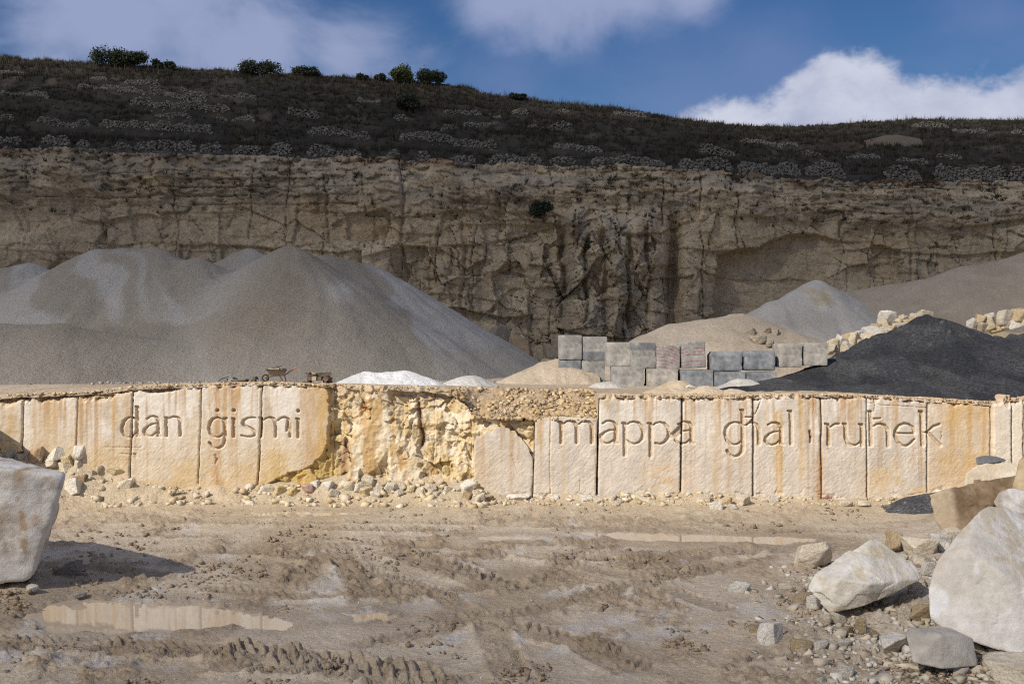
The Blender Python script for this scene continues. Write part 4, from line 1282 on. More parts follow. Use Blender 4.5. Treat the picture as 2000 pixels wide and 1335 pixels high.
def build_hill():
    Yr = np.concatenate([[143.2, 143.6], np.linspace(HY0, HY1 + 3, 110), np.linspace(HY1 + 5, 330, 24)])
    xr = np.concatenate([np.linspace(-260, -95, 40)[:-1], np.linspace(-95, 95, 320), np.linspace(97, 260, 40)])
    Yg, X = np.meshgrid(Yr, xr, indexing='ij')
    Z = hill_z(X, Yg)
    n = fbm2(X / 5, Yg / 3, 911, 4); n2_ = fbm2(X / 1.2, Yg / 1.0, 913, 3)
    c = lerp3((0.029, 0.026, 0.02), (0.05, 0.042, 0.031), sstep(-0.4, 0.6, n + 0.4 * n2_))
    c = mixc(c, (0.14, 0.11, 0.08), 0.5 * sstep(0.45, 0.8, fbm2(X / 3, Yg / 1.6, 915, 4)))
    c = mixc(c, (0.15, 0.09, 0.055), 0.7 * sstep(HY0 + 5, HY0, Yg) * sstep(-0.3, 0.3, n))
    c = mixc(c, (0.24, 0.205, 0.155), 0.85 * sstep(HY0 + 4.5, HY0 + 0.5, Yg + 2.5 * n) * sstep(-0.5, 0.2, n2_))
    o = grid_obj('hillside', X, Yg, Z, M['hill'], col=c)
    tag(o, kind='structure')


build_hill()


# ================================================================ small-piece builders
_ico = {}
def ico(sub):
    if sub not in _ico:
        bm = bmesh.new()
        bmesh.ops.create_icosphere(bm, subdivisions=sub, radius=1.0)
        V = np.array([v.co[:] for v in bm.verts]); Fc = np.array([[v.index for v in f.verts] for f in bm.faces])
        bm.free()
        _ico[sub] = (V / np.linalg.norm(V, axis=1)[:, None], Fc)
    return _ico[sub]


def rock_shape(seed, sub=2, cuts=9, rough=0.05, soft=80.0):
    """angular broken stone about 1 unit in radius: a ball cut by random planes"""
    rg = np.random.default_rng(seed)
    D, Fc = ico(sub)
    ax = np.concatenate([np.eye(3), -np.eye(3)]) + rg.normal(0, 0.28, (6, 3))
    n = np.concatenate([ax, rg.normal(size=(max(2, cuts - 6), 3))]); n /= np.linalg.norm(n, axis=1)[:, None]
    d = np.concatenate([rg.uniform(0.5, 0.8, 6), rg.uniform(0.62, 0.9, max(2, cuts - 6))])
    dots = np.clip(D @ n.T, 1e-3, None)
    r = np.minimum((d[None, :] / dots), 3.0)
    rr = -np.log(np.exp(-soft * r).sum(1) + np.exp(-soft * 1.25)) / soft
    s = seed * 3.7
    rr = rr * (1 + rough * fbm3(D[:, 0] * 2 + s, D[:, 1] * 2, D[:, 2] * 2, seed % 97, 4, 0.55))
    return D * rr[:, None], Fc


def unit(V):
    lo, hi = V.min(0), V.max(0)
    return (V - (lo + hi) / 2) / (hi - lo)


ROCKS = {}
def rock_mesh(seed, sub=4):
    sub = max(sub, 4) + (1 if sub >= 4 else 0)
    key = (seed, sub)
    if key not in ROCKS:
        V, Fc = rock_shape(seed, sub)
        me = raw_mesh('rock', unit(V), None, Fc, smooth=False)
        me.materials.append(M['rock'])
        ROCKS[key] = me
    return ROCKS[key]


def place_rock(name, size, loc, seed, label, cat='rock', group=None, col=(0.6, 0.52, 0.4), sub=3, rot=None):
    o = bpy.data.objects.new(name, rock_mesh(seed % 23, sub))
    o.scale = size
    o.location = loc
    rg = random.Random(seed)
    o.rotation_euler = rot if rot else (rg.uniform(-0.12, 0.12), rg.uniform(-0.12, 0.12), rg.uniform(-0.5, 0.5))
    o.color = (*col, 1)
    link(o)
    return tag(o, label, cat, group)


def rock_px(x0, x1, y0, y1, seed, label, group=None, col=(0.6, 0.52, 0.4), Y=None, z=None, name='rock', cat='rock', sub=3, rot=None, deep=1.0):
    """stone that covers the photograph box x0..x1, y0..y1, standing on the floor"""
    cx = (x0 + x1) / 2
    if Y is None:
        h = floor_hit(cx, y1 - 2)
        Y = h.y
    w = (x1 - x0) / F * Y; hh = (y1 - y0) / F * Y
    dp = deep * (w + hh) / 2
    p = at(cx, (y0 + y1) / 2, Y + dp * 0.35)
    k = p.y / Y
    return place_rock(name, (w * k * 1.06, dp, hh * k * 1.08), p, seed, label, cat, group, col, sub, rot)


def scatter_stones(name, P, size, cols, mat, seed=0, sub=1, flat=0.75, kind='stuff', parent=None, label=None):
    """many small stones as one mesh; P (n,3), size (n,), cols (n,3)"""
    rg = np.random.default_rng(seed)
    D, Fc = ico(1) if sub == 1 else ico(sub)
    if sub == 0:
        pass
    n = len(P)
    k = len(D)
    # broken chips: skewed boxes with knocked-off corners (12 triangles each)
    cub = np.array([(a_, b_, c_) for a_ in (-1, 1) for b_ in (-1, 1) for c_ in (-1, 1)], float)
    Fc = np.array([(0, 1, 3), (0, 3, 2), (4, 6, 7), (4, 7, 5), (0, 4, 5), (0, 5, 1), (2, 3, 7), (2, 7, 6), (0, 2, 6), (0, 6, 4), (1, 5, 7), (1, 7, 3)])
    k = 8
    shapes = []
    for i in range(24):
        Vv = cub * rg.uniform(0.55, 1.0, (8, 1)) + rg.normal(0, 0.16, (8, 3))
        Vv[rg.integers(0, 8)] *= 0.45
        shapes.append(unit(Vv))
    shapes = np.array(shapes)
    pick = rg.integers(0, 24, n)
    V = shapes[pick].copy()
    sc = size[:, None] * rg.uniform(0.7, 1.3, (n, 3)); sc[:, 2] *= flat
    V = V * sc[:, None, :]
    a = rg.uniform(0, 6.28, n); b = rg.uniform(-0.7, 0.7, n)
    ca, sa, cb, sb = np.cos(a), np.sin(a), np.cos(b), np.sin(b)
    x, y, z = V[..., 0], V[..., 1], V[..., 2]
    y, z = y * cb[:, None] - z * sb[:, None], y * sb[:, None] + z * cb[:, None]
    x, y = x * ca[:, None] - y * sa[:, None], x * sa[:, None] + y * ca[:, None]
    V = np.stack([x, y, z], -1) + P[:, None, :]
    Fa = (Fc[None] + (np.arange(n) * k)[:, None, None]).reshape(-1, 3)
    C = np.repeat(cols, k, axis=0)
    me = raw_mesh(name, V.reshape(-1, 3), None, Fa, C, smooth=False)
    me.materials.append(mat)
    o = link(bpy.data.objects.new(name, me), parent)
    if kind: o['kind'] = kind
    if label: o['label'] = label
    return o


_D0 = None
def ico0():
    t = (1 + 5 ** 0.5) / 2
    V = np.array([(-1, t, 0), (1, t, 0), (-1, -t, 0), (1, -t, 0), (0, -1, t), (0, 1, t), (0, -1, -t), (0, 1, -t), (t, 0, -1), (t, 0, 1), (-t, 0, -1), (-t, 0, 1)], float)
    V /= np.linalg.norm(V, axis=1)[:, None]
    Fc = np.array([(0, 11, 5), (0, 5, 1), (0, 1, 7), (0, 7, 10), (0, 10, 11), (1, 5, 9), (5, 11, 4), (11, 10, 2), (10, 7, 6), (7, 1, 8), (3, 9, 4), (3, 4, 2), (3, 2, 6), (3, 6, 8), (3, 8, 9), (4, 9, 5), (2, 4, 11), (6, 2, 10), (8, 6, 7), (9, 8, 1)])
    return V, Fc
_ico[0] = ico0(); _ico[1] = ico0()


# ================================================================ heaps of gravel and sand
def heap_field(X, Y, peaks, slope, seed, soft=0.35, spur=0.5):
    """peaks: list of ((x,y),(x,y),z0,z1) ridge segments; returns height of the heap"""
    acc = None
    for (p0, p1, z0, z1, sl) in peaks:
        dx, dy = p1[0] - p0[0], p1[1] - p0[1]
        L2 = dx * dx + dy * dy + 1e-9
        t = np.clip(((X - p0[0]) * dx + (Y - p0[1]) * dy) / L2, 0, 1)
        ex, ey = X - p0[0] - t * dx, Y - p0[1] - t * dy
        r = np.hypot(ex, ey)
        ca, sa = ex / (r + 1e-6), ey / (r + 1e-6)
        s = (sl or slope) * (1 + 0.07 * fbm2(ca * 1.3 + seed, sa * 1.3 + t * 2, seed, 3))
        rr = np.sqrt(r * r + 0.5) - 0.7
        h = z0 + (z1 - z0) * t - s * rr
        h = h + spur * np.clip(r / 5, 0, 1) * 0.40 * fbm2(ca * 3.2 + r / 16, sa * 3.2 + seed + r / 16, seed + 7, 3)
        acc = h if acc is None else np.logaddexp(acc / soft, h / soft) * soft
    return acc


def make_heap(name, peaks_px, slope, bounds, mat, col_fn, label, seed, step=0.22, ground=None, cat='heap', soft=0.3, spur=0.5, concave=0.0, lump=0.0, group='heaps of quarried gravel and sand'):
    peaks = []
    for (a, b, Y0, Y1, *sl) in peaks_px:
        p0, p1 = at(a[0], a[1], Y0), at(b[0], b[1], Y1)
        peaks.append(((p0.x, p0.y), (p1.x, p1.y), p0.z, p1.z, sl[0] if sl else None))
    x0, x1, y0, y1 = bounds
    xs = np.arange(x0, x1, step); ys = np.arange(y0, y1, step)
    X, Y = np.meshgrid(xs, ys)
    H = heap_field(X, Y, peaks, slope, seed, soft, spur)
    g = (ground or bench_z)(X, Y)
    rel = H - g
    if concave:
        rel = rel + concave * np.exp(-np.clip(rel, 0, None) / 1.2) * (rel > -2) - concave * 0.35
    rel = rel + 0.05 * fbm2(X / 0.6, Y / 0.6, seed + 3, 3) + 0.10 * fbm2(X / 2.5, Y / 2.5, seed + 4, 3) * np.clip(rel / 2, 0.2, 1)
    if lump:
        rel = rel + lump * fbm2(X / 1.5, Y / 1.2, seed + 8, 5, 0.6) * sstep(0.3, 1.0, rel) * sstep(-0.3, 0.5, fbm2(X / 5, Y / 5, seed + 9, 2) + (X - 24) / 14)
    Z = g + rel
    keep = rel > -0.12
    col = col_fn(X, Y, Z, rel)
    cx, cy0 = float(X[keep].mean()), float(Y[keep].mean())
    o = grid_obj(name, X, Y, Z, mat, col=col, keep=keep)
    tag(o, label, cat, group)
    return o


def col_left(X, Y, Z, rel):
    q = (X * 0.75 + Z * 0.75) / 3.6 + 0.5 * fbm2(X / 5, Z / 6, 1000, 3)
    band = fbm2(q, Z / 30 + 3, 1001, 3)
    c = lerp3((0.285, 0.255, 0.21), (0.365, 0.35, 0.325), sstep(-0.12, 0.15, band))
    c = mixc(c, (0.25, 0.215, 0.165), 0.85 * np.exp(-((X + 15.5 + (15 - Z) * 0.22) / 2.2) ** 2) * sstep(7, 10, Z))
    c = mixc(c, (0.37, 0.36, 0.34), 0.55 * np.exp(-((X + 20.5 + (15 - Z) * 0.30) / 1.6) ** 2))
    front_ = sstep(79.2, 78.4, Y + 0.5 * fbm2(X / 4, Y / 4, 1003, 3)) * sstep(-17, -24, X)
    c = mixc(c, (0.25, 0.22, 0.18), 0.85 * front_)
    c = mixc(c, (0.30, 0.275, 0.235), 0.6 * sstep(9.0, 7.0, Z + fbm2(X / 3, Z / 3, 1006, 3)))
    c = mixc(c, (0.44, 0.43, 0.41), 0.6 * np.exp(-((X + 12.4) / 0.8) ** 2 - ((Z - 11.8) / 0.9) ** 2))
    return c


make_heap('gravel_heap', [((195, 484), (305, 486), 90, 90), ((385, 503), (386, 503), 89, 89), ((486, 486), (487, 486), 93, 93), ((566, 482), (567, 482), 88, 88),
                          ((640, 498), (720, 516), 94, 96), ((60, 512), (-80, 540), 92, 93), ((-260, 622), (120, 634), 75.5, 76), ((120, 634), (330, 668), 76, 76.5), ((330, 722), (331, 722), 76, 76), ((225, 716), (226, 716), 75.5, 75.5)],
          0.60, (-70, 3.5, 66, 112), M['gravel'], col_left, 'huge grey and brown gravel heap in front of the cliff', 21, 0.2, soft=0.22)


def flat_col(a, b, seed, sc=3.0, extra=None):
    def f(X, Y, Z, rel):
        c = lerp3(a, b, sstep(-0.5, 0.5, fbm2(X / sc + Z / 3, Z / sc, seed, 4)))
        if extra: c = extra(c, X, Y, Z, rel)
        return c
    return f


make_heap('gravel_heap', [((1660, 566), (1800, 548), 108, 108), ((1800, 548), (1880, 524), 108, 108), ((1880, 524), (2010, 494), 108, 108), ((2010, 494), (2250, 450), 108, 109)],
          0.62, (26, 85, 85, 124), M['sand'], flat_col((0.30, 0.25, 0.19), (0.345, 0.29, 0.22), 1011), 'long brown sand heap rising towards the edge behind the pale cone', 31, 0.3, spur=0.25)
make_heap('gravel_heap', [((1592, 551), (1600, 553), 106, 106), ((1520, 585), (1592, 551), 104, 106, 0.66)], 0.70, (14, 36, 86, 116), M['sand'],
          flat_col((0.40, 0.365, 0.31), (0.47, 0.44, 0.39), 1013, 2.0,
                   lambda c, X, Y, Z, rel: mixc(c, (0.44, 0.34, 0.19), 0.8 * sstep(0.1, 0.4, fbm2(X / 1.1, Z / 0.8, 1015, 3)) * np.exp(-((X - 28.0) / 1.5) ** 2 - ((Z - 12.0) / 1.3) ** 2))),
          'pale grey gravel cone with a yellow patch near its top', 33, 0.2, spur=0.4)
make_heap('sand_heap', [((1320, 632), (1450, 622), 84, 84), ((1450, 622), (1540, 648), 84, 83)], 0.50, (4, 26, 68, 96), M['sand'],
          flat_col((0.42, 0.345, 0.255), (0.50, 0.42, 0.32), 1017), 'broad beige sand heap behind the concrete blocks', 35, 0.16, soft=0.5)


def col_black(X, Y, Z, rel):
    c = lerp3((0.034, 0.036, 0.04), (0.06, 0.062, 0.067), sstep(-0.5, 0.5, fbm2(X / 2, Y / 2, 1021, 4)))
    sp = vn2(X / 0.13, Y / 0.13, 1023)
    c = mixc(c, (0.10, 0.098, 0.095), 0.6 * sstep(0.15, 0.6, fbm2(X / 1.8 + Z * 0.4, Z / 1.1, 1025, 4)))
    return mixc(c, (0.2, 0.2, 0.2), 0.6 * sstep(0.88, 0.98, sp))


make_heap('gravel_heap', [((1818, 614), (1820, 614), 71, 71, 0.52), ((1818, 640), (1640, 705), 70, 68.5, 0.46), ((2030, 644), (2160, 636), 68, 68, 0.46), ((1640, 708), (1540, 743), 68, 66.5, 0.35), ((1540, 743), (1420, 765), 65.5, 62.5, 0.3), ((1960, 745), (1700, 755), 61.5, 61.5, 0.5)], 0.46, (9, 46, WY - 0.4, 90), M['black_gravel'], col_black,
          'black gravel heap right behind the carved wall', 37, 0.16, soft=0.35, concave=0.3, lump=0.4)
make_heap('gravel_heap', [((715, 726), (790, 726), 66, 66), ((790, 727), (825, 736), 66, 66)], 0.55, (-12, -2, 61, 72), M['sand'],
          flat_col((0.60, 0.60, 0.59), (0.72, 0.72, 0.71), 1031, 1.0), 'low white gravel heap beside the timber stack', 41, 0.1, soft=0.12)
make_heap('gravel_heap', [((916, 733), (918, 733), 67.5, 67.5)], 0.5, (-6, 0, 64, 71), M['sand'],
          flat_col((0.52, 0.50, 0.46), (0.62, 0.60, 0.56), 1033, 1.0), 'small pale gravel cone between white heap and sand', 43, 0.1, soft=0.12)
make_heap('sand_heap', [((1086, 702), (1110, 704), 72.5, 72.5), ((1030, 725), (1060, 714), 71.5, 72)], 0.52, (-5, 5.5, 65, 78), M['sand'],
          flat_col((0.45, 0.37, 0.27), (0.52, 0.43, 0.32), 1035, 1.0), 'beige sand heap leaning on the end concrete blocks', 45, 0.12, soft=0.15)
for i, (px, py, Y, lab) in enumerate(((1186, 743, 66.3, 'small grey sand cone under the first gap between concrete blocks'), (1322, 742, 63.2, 'beige sand cone in front of the middle concrete blocks'),
                                      (1378, 753, 60.6, 'yellowish sand cone on the wall edge left of the black gravel'), (1433, 757, 60.4, 'flat beige sand cone touching the black gravel edge'),
                                      (1452, 738, 64.3, 'tiny pale gravel cone against the last low concrete block'), (1285, 757, 61.2, 'long low sand ridge along the wall edge below the blocks'))):
    p = at(px, py, Y)
    wdt = 2.6 if i != 5 else 3.6
    make_heap('sand_heap', [((px, py + 1), (px + (2 if i != 5 else 35), py + 1), Y, Y)], 0.56, (p.x - wdt, p.x + wdt + 1, max(Y - 2.6, WY - 0.25), Y + 2.6), M['sand'],
              flat_col((0.50, 0.40, 0.27), (0.58, 0.47, 0.33), 1041 + i, 0.8) if i not in (0, 4) else flat_col((0.45, 0.42, 0.38), (0.55, 0.52, 0.47), 1041 + i, 0.8),
              lab, 51 + i, 0.07, soft=0.08, spur=0.2)
# dark spoil at the foot of the wall
make_heap('gravel_heap', [((1805, 966), (1845, 960), 55.3, 56.0)], 0.5, (17, 24, 51, WY - 0.5), M['black_gravel'],
          lambda X, Y, Z, rel: mixc(col_black(X, Y, Z, rel) * 2.2, (0.6, 0.5, 0.34), 0.9 * sstep(0.35, 0.7, fbm2(X / 0.5, Y / 0.5, 1051, 3) + (Y - 56) * 0.4)),
          'small black gravel heap at the foot of the honey panel', 61, 0.07, ground=floor_z, soft=0.1)
ORD = ['first', 'second', 'third', 'fourth', 'fifth', 'sixth', 'seventh', 'eighth', 'ninth', 'tenth', 'eleventh', 'twelfth', 'thirteenth', 'fourteenth', 'fifteenth', 'sixteenth', 'seventeenth', 'eighteenth', 'nineteenth', 'twentieth', 'twenty-first', 'twenty-second', 'twenty-third', 'twenty-fourth', 'twenty-fifth', 'twenty-sixth', 'twenty-seventh', 'twenty-eighth']
# ================================================================ concrete blocks
def rounded_box(n, size, r, seed, amp=0.012, topcut=0.0):
    """rounded, slightly chipped box; centre of the bottom face at the origin"""
    s = np.linspace(-1, 1, n + 1)
    A, B = np.meshgrid(s, s, indexing='ij')
    V, Fq, off = [], [], 0
    for ax in range(3):
        for sg in (-1, 1):
            P = np.zeros((n + 1, n + 1, 3))
            P[..., ax] = sg; P[..., (ax + 1) % 3] = A; P[..., (ax + 2) % 3] = B * sg
            V.append(P.reshape(-1, 3)); Fq.append(grid_faces(n + 1, n + 1) + off); off += (n + 1) ** 2
    V = np.concatenate(V); Fq = np.concatenate(Fq)
    half = np.asarray(size) / 2
    P = V * half
    if topcut:
        k = np.clip((P[:, 2] / half[2] - 0.2) / 0.8, 0, 1)
        P[:, 0] *= 1 - topcut * k ** 2
        P[:, 1] *= 1 - topcut * k ** 2
    q = np.clip(P, -(half - r), half - r)
    d = P - q
    L_ = np.linalg.norm(d, axis=1)[:, None]
    P = np.where(L_ > 1e-6, q + d / np.maximum(L_, 1e-6) * r, P)
    s_ = seed * 5.1
    nz = fbm3(P[:, 0] * 3 + s_, P[:, 1] * 3, P[:, 2] * 3, seed, 4)
    edge = (np.abs(np.abs(P) - half) < r * 1.6).sum(1) >= 2
    P = P * (1 - amp * np.clip(nz, -0.3, 1))[:, None]
    chip = edge * np.clip(fbm3(P[:, 0] * 5 + s_, P[:, 1] * 5, P[:, 2] * 5, seed + 3, 3) - 0.25, 0, 1)
    P = P * (1 - 0.10 * chip)[:, None]
    P[:, 2] += half[2]
    return P, Fq


def concrete_block(box, Y, label, seed, tone=0, red=False, topcut=0.0, rz=0.0, ry=0.0, dep=1.45, r=0.05):
    x0, x1, y0, y1 = box
    w = (x1 - x0 - 1) / F * Y; h = (y1 - y0 - 1) / F * Y
    n = 32 if red else 12
    P, Fq = rounded_box(n, (w, dep, h), r, seed, topcut=topcut)
    nz = fbm3(P[:, 0] * 1.2 + seed, P[:, 1] * 1.2, P[:, 2] * 1.2, seed, 4)
    pal = [((0.25, 0.247, 0.235), (0.34, 0.33, 0.31)), ((0.18, 0.195, 0.21), (0.26, 0.27, 0.285)), ((0.31, 0.295, 0.265), (0.39, 0.365, 0.325))][tone]
    c = lerp3(pal[0], pal[1], sstep(-0.5, 0.5, nz))
    zf = P[:, 2] / h
    strip = {2: (0.0, 0.36), 3: (0.75, 1.1), 4: (0.70, 1.1)}.get(seed)
    if strip:
        e = 0.06 * nz
        c = mixc(c, (0.15, 0.162, 0.175), 0.85 * ((zf + e > strip[0]) & (zf + e < strip[1])))
    c = mixc(c, (0.42, 0.40, 0.37), 0.5 * sstep(0.25, 0.7, fbm3(P[:, 0] * 2.5, P[:, 1] * 2.5 + seed, P[:, 2] * 1.2, seed + 8, 4)))
    if red:
        k = P[:, 2] * 5.2 + (0.9 if seed == 5 else -0.35) * P[:, 0] * (1.6 if seed == 5 else 2.2) + 0.35 * np.sin(P[:, 0] * 3.3 + seed) + 0.12 * nz
        ln = np.abs(k - np.round(k))
        c = mixc(c, (0.30, 0.07, 0.085), 0.8 * (ln < 0.09) * (_hash(np.round(k), np.round(k) * 0, None, seed) > 0.12))
    me = raw_mesh('concrete_block', P, Fq, None, c)
    me.materials.append(M['concrete'])
    o = link(bpy.data.objects.new('concrete_block', me))
    p = at((x0 + x1) / 2, y1, Y)
    o.location = (p.x, Y + dep / 2, p.z)
    o.rotation_euler = (0, ry, rz)
    return tag(o, label, 'block', 'concrete blocks stacked as a wall on the bench')


concrete_block((1091, 1135, 702, 750), 71.0, 'grey concrete block at the bottom of the free end', 2 + 20, 1)
concrete_block((1136, 1182, 703, 751), 70.9, 'grey concrete block second from the free end in the bottom row', 12, 0)
concrete_block((1194, 1259, 715, 758), 67.0, 'wide stained concrete block third in the bottom row', 13, 0, rz=-0.02)
concrete_block((1264, 1325, 719, 757), 66.6, 'wide beige concrete block half buried behind sand', 14, 2)
concrete_block((1330, 1394, 721, 759), 66.4, 'wide dark concrete block fifth in the bottom row', 15, 1)
concrete_block((1395, 1457, 725, 760), 66.3, 'wide bluish concrete block sixth in the bottom row', 16, 1)
concrete_block((1458, 1518, 726, 762), 66.3, 'bottom row concrete block vanishing under black gravel', 17, 1)
concrete_block((1091, 1137, 653, 702), 71.0, 'pale concrete block on top of the free end', 1, 0)
concrete_block((1138, 1187, 656, 704), 70.9, 'concrete block with dark lower strip in the top row', 2, 0)
concrete_block((1184, 1232, 667, 715), 67.6, 'plain beige concrete block third in the top row', 11, 2, dep=1.5)
concrete_block((1231, 1280, 668, 719), 67.2, 'concrete block with a dark damp band near its top', 4, 0, rz=0.10)
concrete_block((1282, 1328, 673, 721), 66.9, 'concrete block with fanned red paint lines falling right', 5, 0, red=True, rz=0.04)
concrete_block((1331, 1378, 666, 718), 66.7, 'tilted concrete block with wavy red paint lines', 6, 0, red=True, rz=0.08, ry=-0.04)
concrete_block((1388, 1451, 685, 725), 66.6, 'rounded bluish concrete block fourth from the stone pile end of the top row', 7, 1, topcut=0.3, r=0.12)
concrete_block((1453, 1516, 684, 724), 66.6, 'rounded dark concrete block with sand on its crown', 8, 1, topcut=0.16, r=0.16)
concrete_block((1518, 1568, 670, 717), 67.0, 'whitish concrete block second from the stone pile', 9, 2, r=0.07)
concrete_block((1570, 1617, 668, 714), 67.0, 'whitish concrete block nearest to the stone pile', 10, 2, r=0.07)


# ================================================================ big boulders
def hull_boulder(name, pts, label, col_fn, sub=6, rough=0.035, soft=60.0, seed=1, facet=0.05, cat='boulder', mat='boulder', nscale=1.0):
    bm = bmesh.new()
    vs_ = [bm.verts.new(p) for p in pts]
    bmesh.ops.convex_hull(bm, input=vs_)
    c = np.mean([p[:] for p in pts], axis=0)
    planes = []
    for f in bm.faces:
        f.normal_update()
        n = np.array(f.normal[:]); d = np.dot(np.array(f.calc_center_median()[:]) - c, n)
        if d < 0: n, d = -n, -d
        planes.append((n, d))
    bm.free()
    D, Fc = ico(sub)
    n = np.array([p[0] for p in planes]); d = np.array([p[1] for p in planes])
    size = float(np.mean(d))
    r = d[None, :] / np.clip(D @ n.T, 1e-4, None)
    r = np.minimum(r, size * 8)
    rr = -np.log(np.exp(-soft * r / size).sum(1)) / soft * size
    V = D * rr[:, None]
    nn = fbm3(V[:, 0] / 0.9 * nscale, V[:, 1] / 0.9 * nscale, V[:, 2] / 0.9 * nscale, seed, 5, 0.55)
    n2_ = fbm3(V[:, 0] / 0.22 * nscale, V[:, 1] / 0.22 * nscale, V[:, 2] / 0.22 * nscale, seed + 5, 4)
    fa = facets(V[:, 0] + 0.4 * V[:, 1] + 0.1 * nn, V[:, 2] + 0.1 * nn, 0.95 / nscale, 0.75 / nscale, seed + 9, 0.9, 1.3, 0.2, 0.05)
    rr2 = rr + rough * size * nn + rough * 0.35 * size * n2_ + facet * size * 0.35 * np.clip(fa, -1.5, 1.5)
    V = D * rr2[:, None]
    W = V + c
    me = raw_mesh(name, V, None, Fc, col_fn(W, V / size, nn, n2_), smooth=sub < 6)
    me.materials.append(M[mat])
    o = link(bpy.data.objects.new(name, me))
    o.location = c
    return tag(o, label, cat)


def pxc(W):
    return 1000 + W[:, 0] / W[:, 1] * F, 667.5 - (W[:, 2] - EYE) / W[:, 1] * F


def c_left(W, V, n1, n2_):
    c = lerp3((0.56, 0.52, 0.46), (0.70, 0.67, 0.62), sstep(-0.5, 0.5, n1 + 0.3 * n2_))
    st = fbm2(W[:, 0] / 0.35, W[:, 2] / 1.6, 1101, 4)
    c = mixc(c, (0.44, 0.29, 0.15), 0.8 * sstep(0.15, 0.7, st) * sstep(0.5, 1.2, W[:, 2]))
    c = mixc(c, (0.36, 0.22, 0.12), 0.6 * sstep(0.35, 0.8, fbm2(W[:, 0] / 0.5, W[:, 2] / 1.2, 1103, 4)) * sstep(0.8, 1.6, W[:, 2]))
    c = mixc(c, (0.74, 0.72, 0.68), 0.7 * sstep(0.2, 0.6, fbm2(W[:, 0] / 0.7, W[:, 2] / 0.5, 1105, 4)))
    return c


Yb = 38.6
hull_boulder('boulder', [at(127, 926, Yb), at(122, 950, Yb - 0.1), at(104, 1003, Yb), at(84, 1060, Yb), at(62, 1128, Yb + 0.2), at(40, 1136, Yb + 0.1), at(-40, 1142, Yb - 0.2), at(-330, 1150, Yb),
                         at(28, 916, Yb - 0.7), at(-60, 906, Yb - 0.9), at(-330, 900, Yb - 0.8), at(127, 924, Yb + 0.5), at(110, 1010, Yb + 2.2), at(70, 1120, Yb + 2.4),
                         at(60, 905, Yb + 2.3), at(-80, 870, Yb + 4.6), at(-330, 850, Yb + 5), at(-330, 1110, Yb + 5), at(-40, 1100, Yb + 4.5)],
             'huge white and rust stained limestone block cut by the left frame edge', c_left, 6, 0.03, 80.0, 3, 0.06)


def c_big(W, V, n1, n2_):
    px, py = pxc(W)
    c = lerp3((0.66, 0.61, 0.53), (0.76, 0.72, 0.66), sstep(-0.4, 0.4, n1))
    c = mixc(c, (0.54, 0.44, 0.29), 0.65 * sstep(1.2, 2.3, W[:, 2] + 0.4 * n1) * sstep(-0.4, 0.4, n1 + n2_))
    sc_ = sstep(0.45, 0.62, fbm2(W[:, 0] / 0.55, W[:, 2] / 1.0, 1111, 3))
    return mixc(c, (0.85, 0.84, 0.82), 0.75 * sc_)


Yb = 30.5
hull_boulder('boulder', [at(1813, 1148, Yb + 0.6), at(1830, 1092, Yb + 0.9), at(1868, 1042, Yb + 1.2), at(1905, 1002, Yb + 1.6), at(1932, 987, Yb + 2.0), at(1962, 990, Yb + 2.2), at(2080, 1030, Yb + 2.4), at(2230, 1120, Yb + 1.5),
                         at(1817, 1205, Yb + 0.3), at(1840, 1228, Yb + 0.1), at(1905, 1256, Yb - 0.3), at(1995, 1282, Yb - 0.6), at(2200, 1300, Yb - 0.6), at(1960, 1120, Yb - 0.1), at(1890, 1075, Yb + 0.4),
                         at(1870, 1180, Yb + 3), at(1950, 1040, Yb + 4), at(2200, 1100, Yb + 4.5), at(2200, 1250, Yb + 4)],
             'huge smooth white limestone boulder at the right frame edge', c_big, 7, 0.018, 70.0, 5, 0.025)


def c_white(W, V, n1, n2_):
    c = lerp3((0.66, 0.60, 0.49), (0.78, 0.74, 0.66), sstep(-0.4, 0.4, n1 + 0.3 * n2_))
    return mixc(c, (0.60, 0.48, 0.27), 0.5 * sstep(0.15, 0.6, fbm2(W[:, 0] / 0.5, W[:, 2] / 0.4, 1121, 4)))


Yb = 34.6
hull_boulder('boulder', [at(1580, 1146, Yb + 0.3), at(1592, 1120, Yb + 0.4), at(1640, 1086, Yb + 0.8), at(1700, 1052, Yb + 1.2), at(1718, 1054, Yb + 1.3), at(1795, 1110, Yb + 0.8), at(1798, 1130, Yb + 0.5), at(1758, 1150, Yb),
                         at(1692, 1182, Yb - 0.4), at(1622, 1196, Yb - 0.4), at(1606, 1176, Yb - 0.2), at(1586, 1160, Yb), at(1640, 1130, Yb - 0.5), at(1700, 1140, Yb - 0.7),
                         at(1700, 1080, Yb + 2.4), at(1640, 1120, Yb + 2.2), at(1760, 1130, Yb + 2.4), at(1660, 1180, Yb + 1.6)],
             'big angular cream boulder with pointed top on the right spoil', c_white, 7, 0.035, 80.0, 7, 0.12)


def c_slab(W, V, n1, n2_):
    px, py = pxc(W)
    c = lerp3((0.17, 0.115, 0.068), (0.27, 0.195, 0.125), sstep(-0.4, 0.5, n1 + 0.4 * n2_))
    c = mixc(c, (0.55, 0.47, 0.36), 0.8 * sstep(0.1, 0.5, fbm2(W[:, 0] / 0.8, W[:, 2] / 0.8, 1131, 4)) * sstep(-0.2, 0.3, V[:, 0]))
    return mixc(c, (0.52, 0.42, 0.29), 0.8 * sstep(-0.95, -1.25, V[:, 0]))


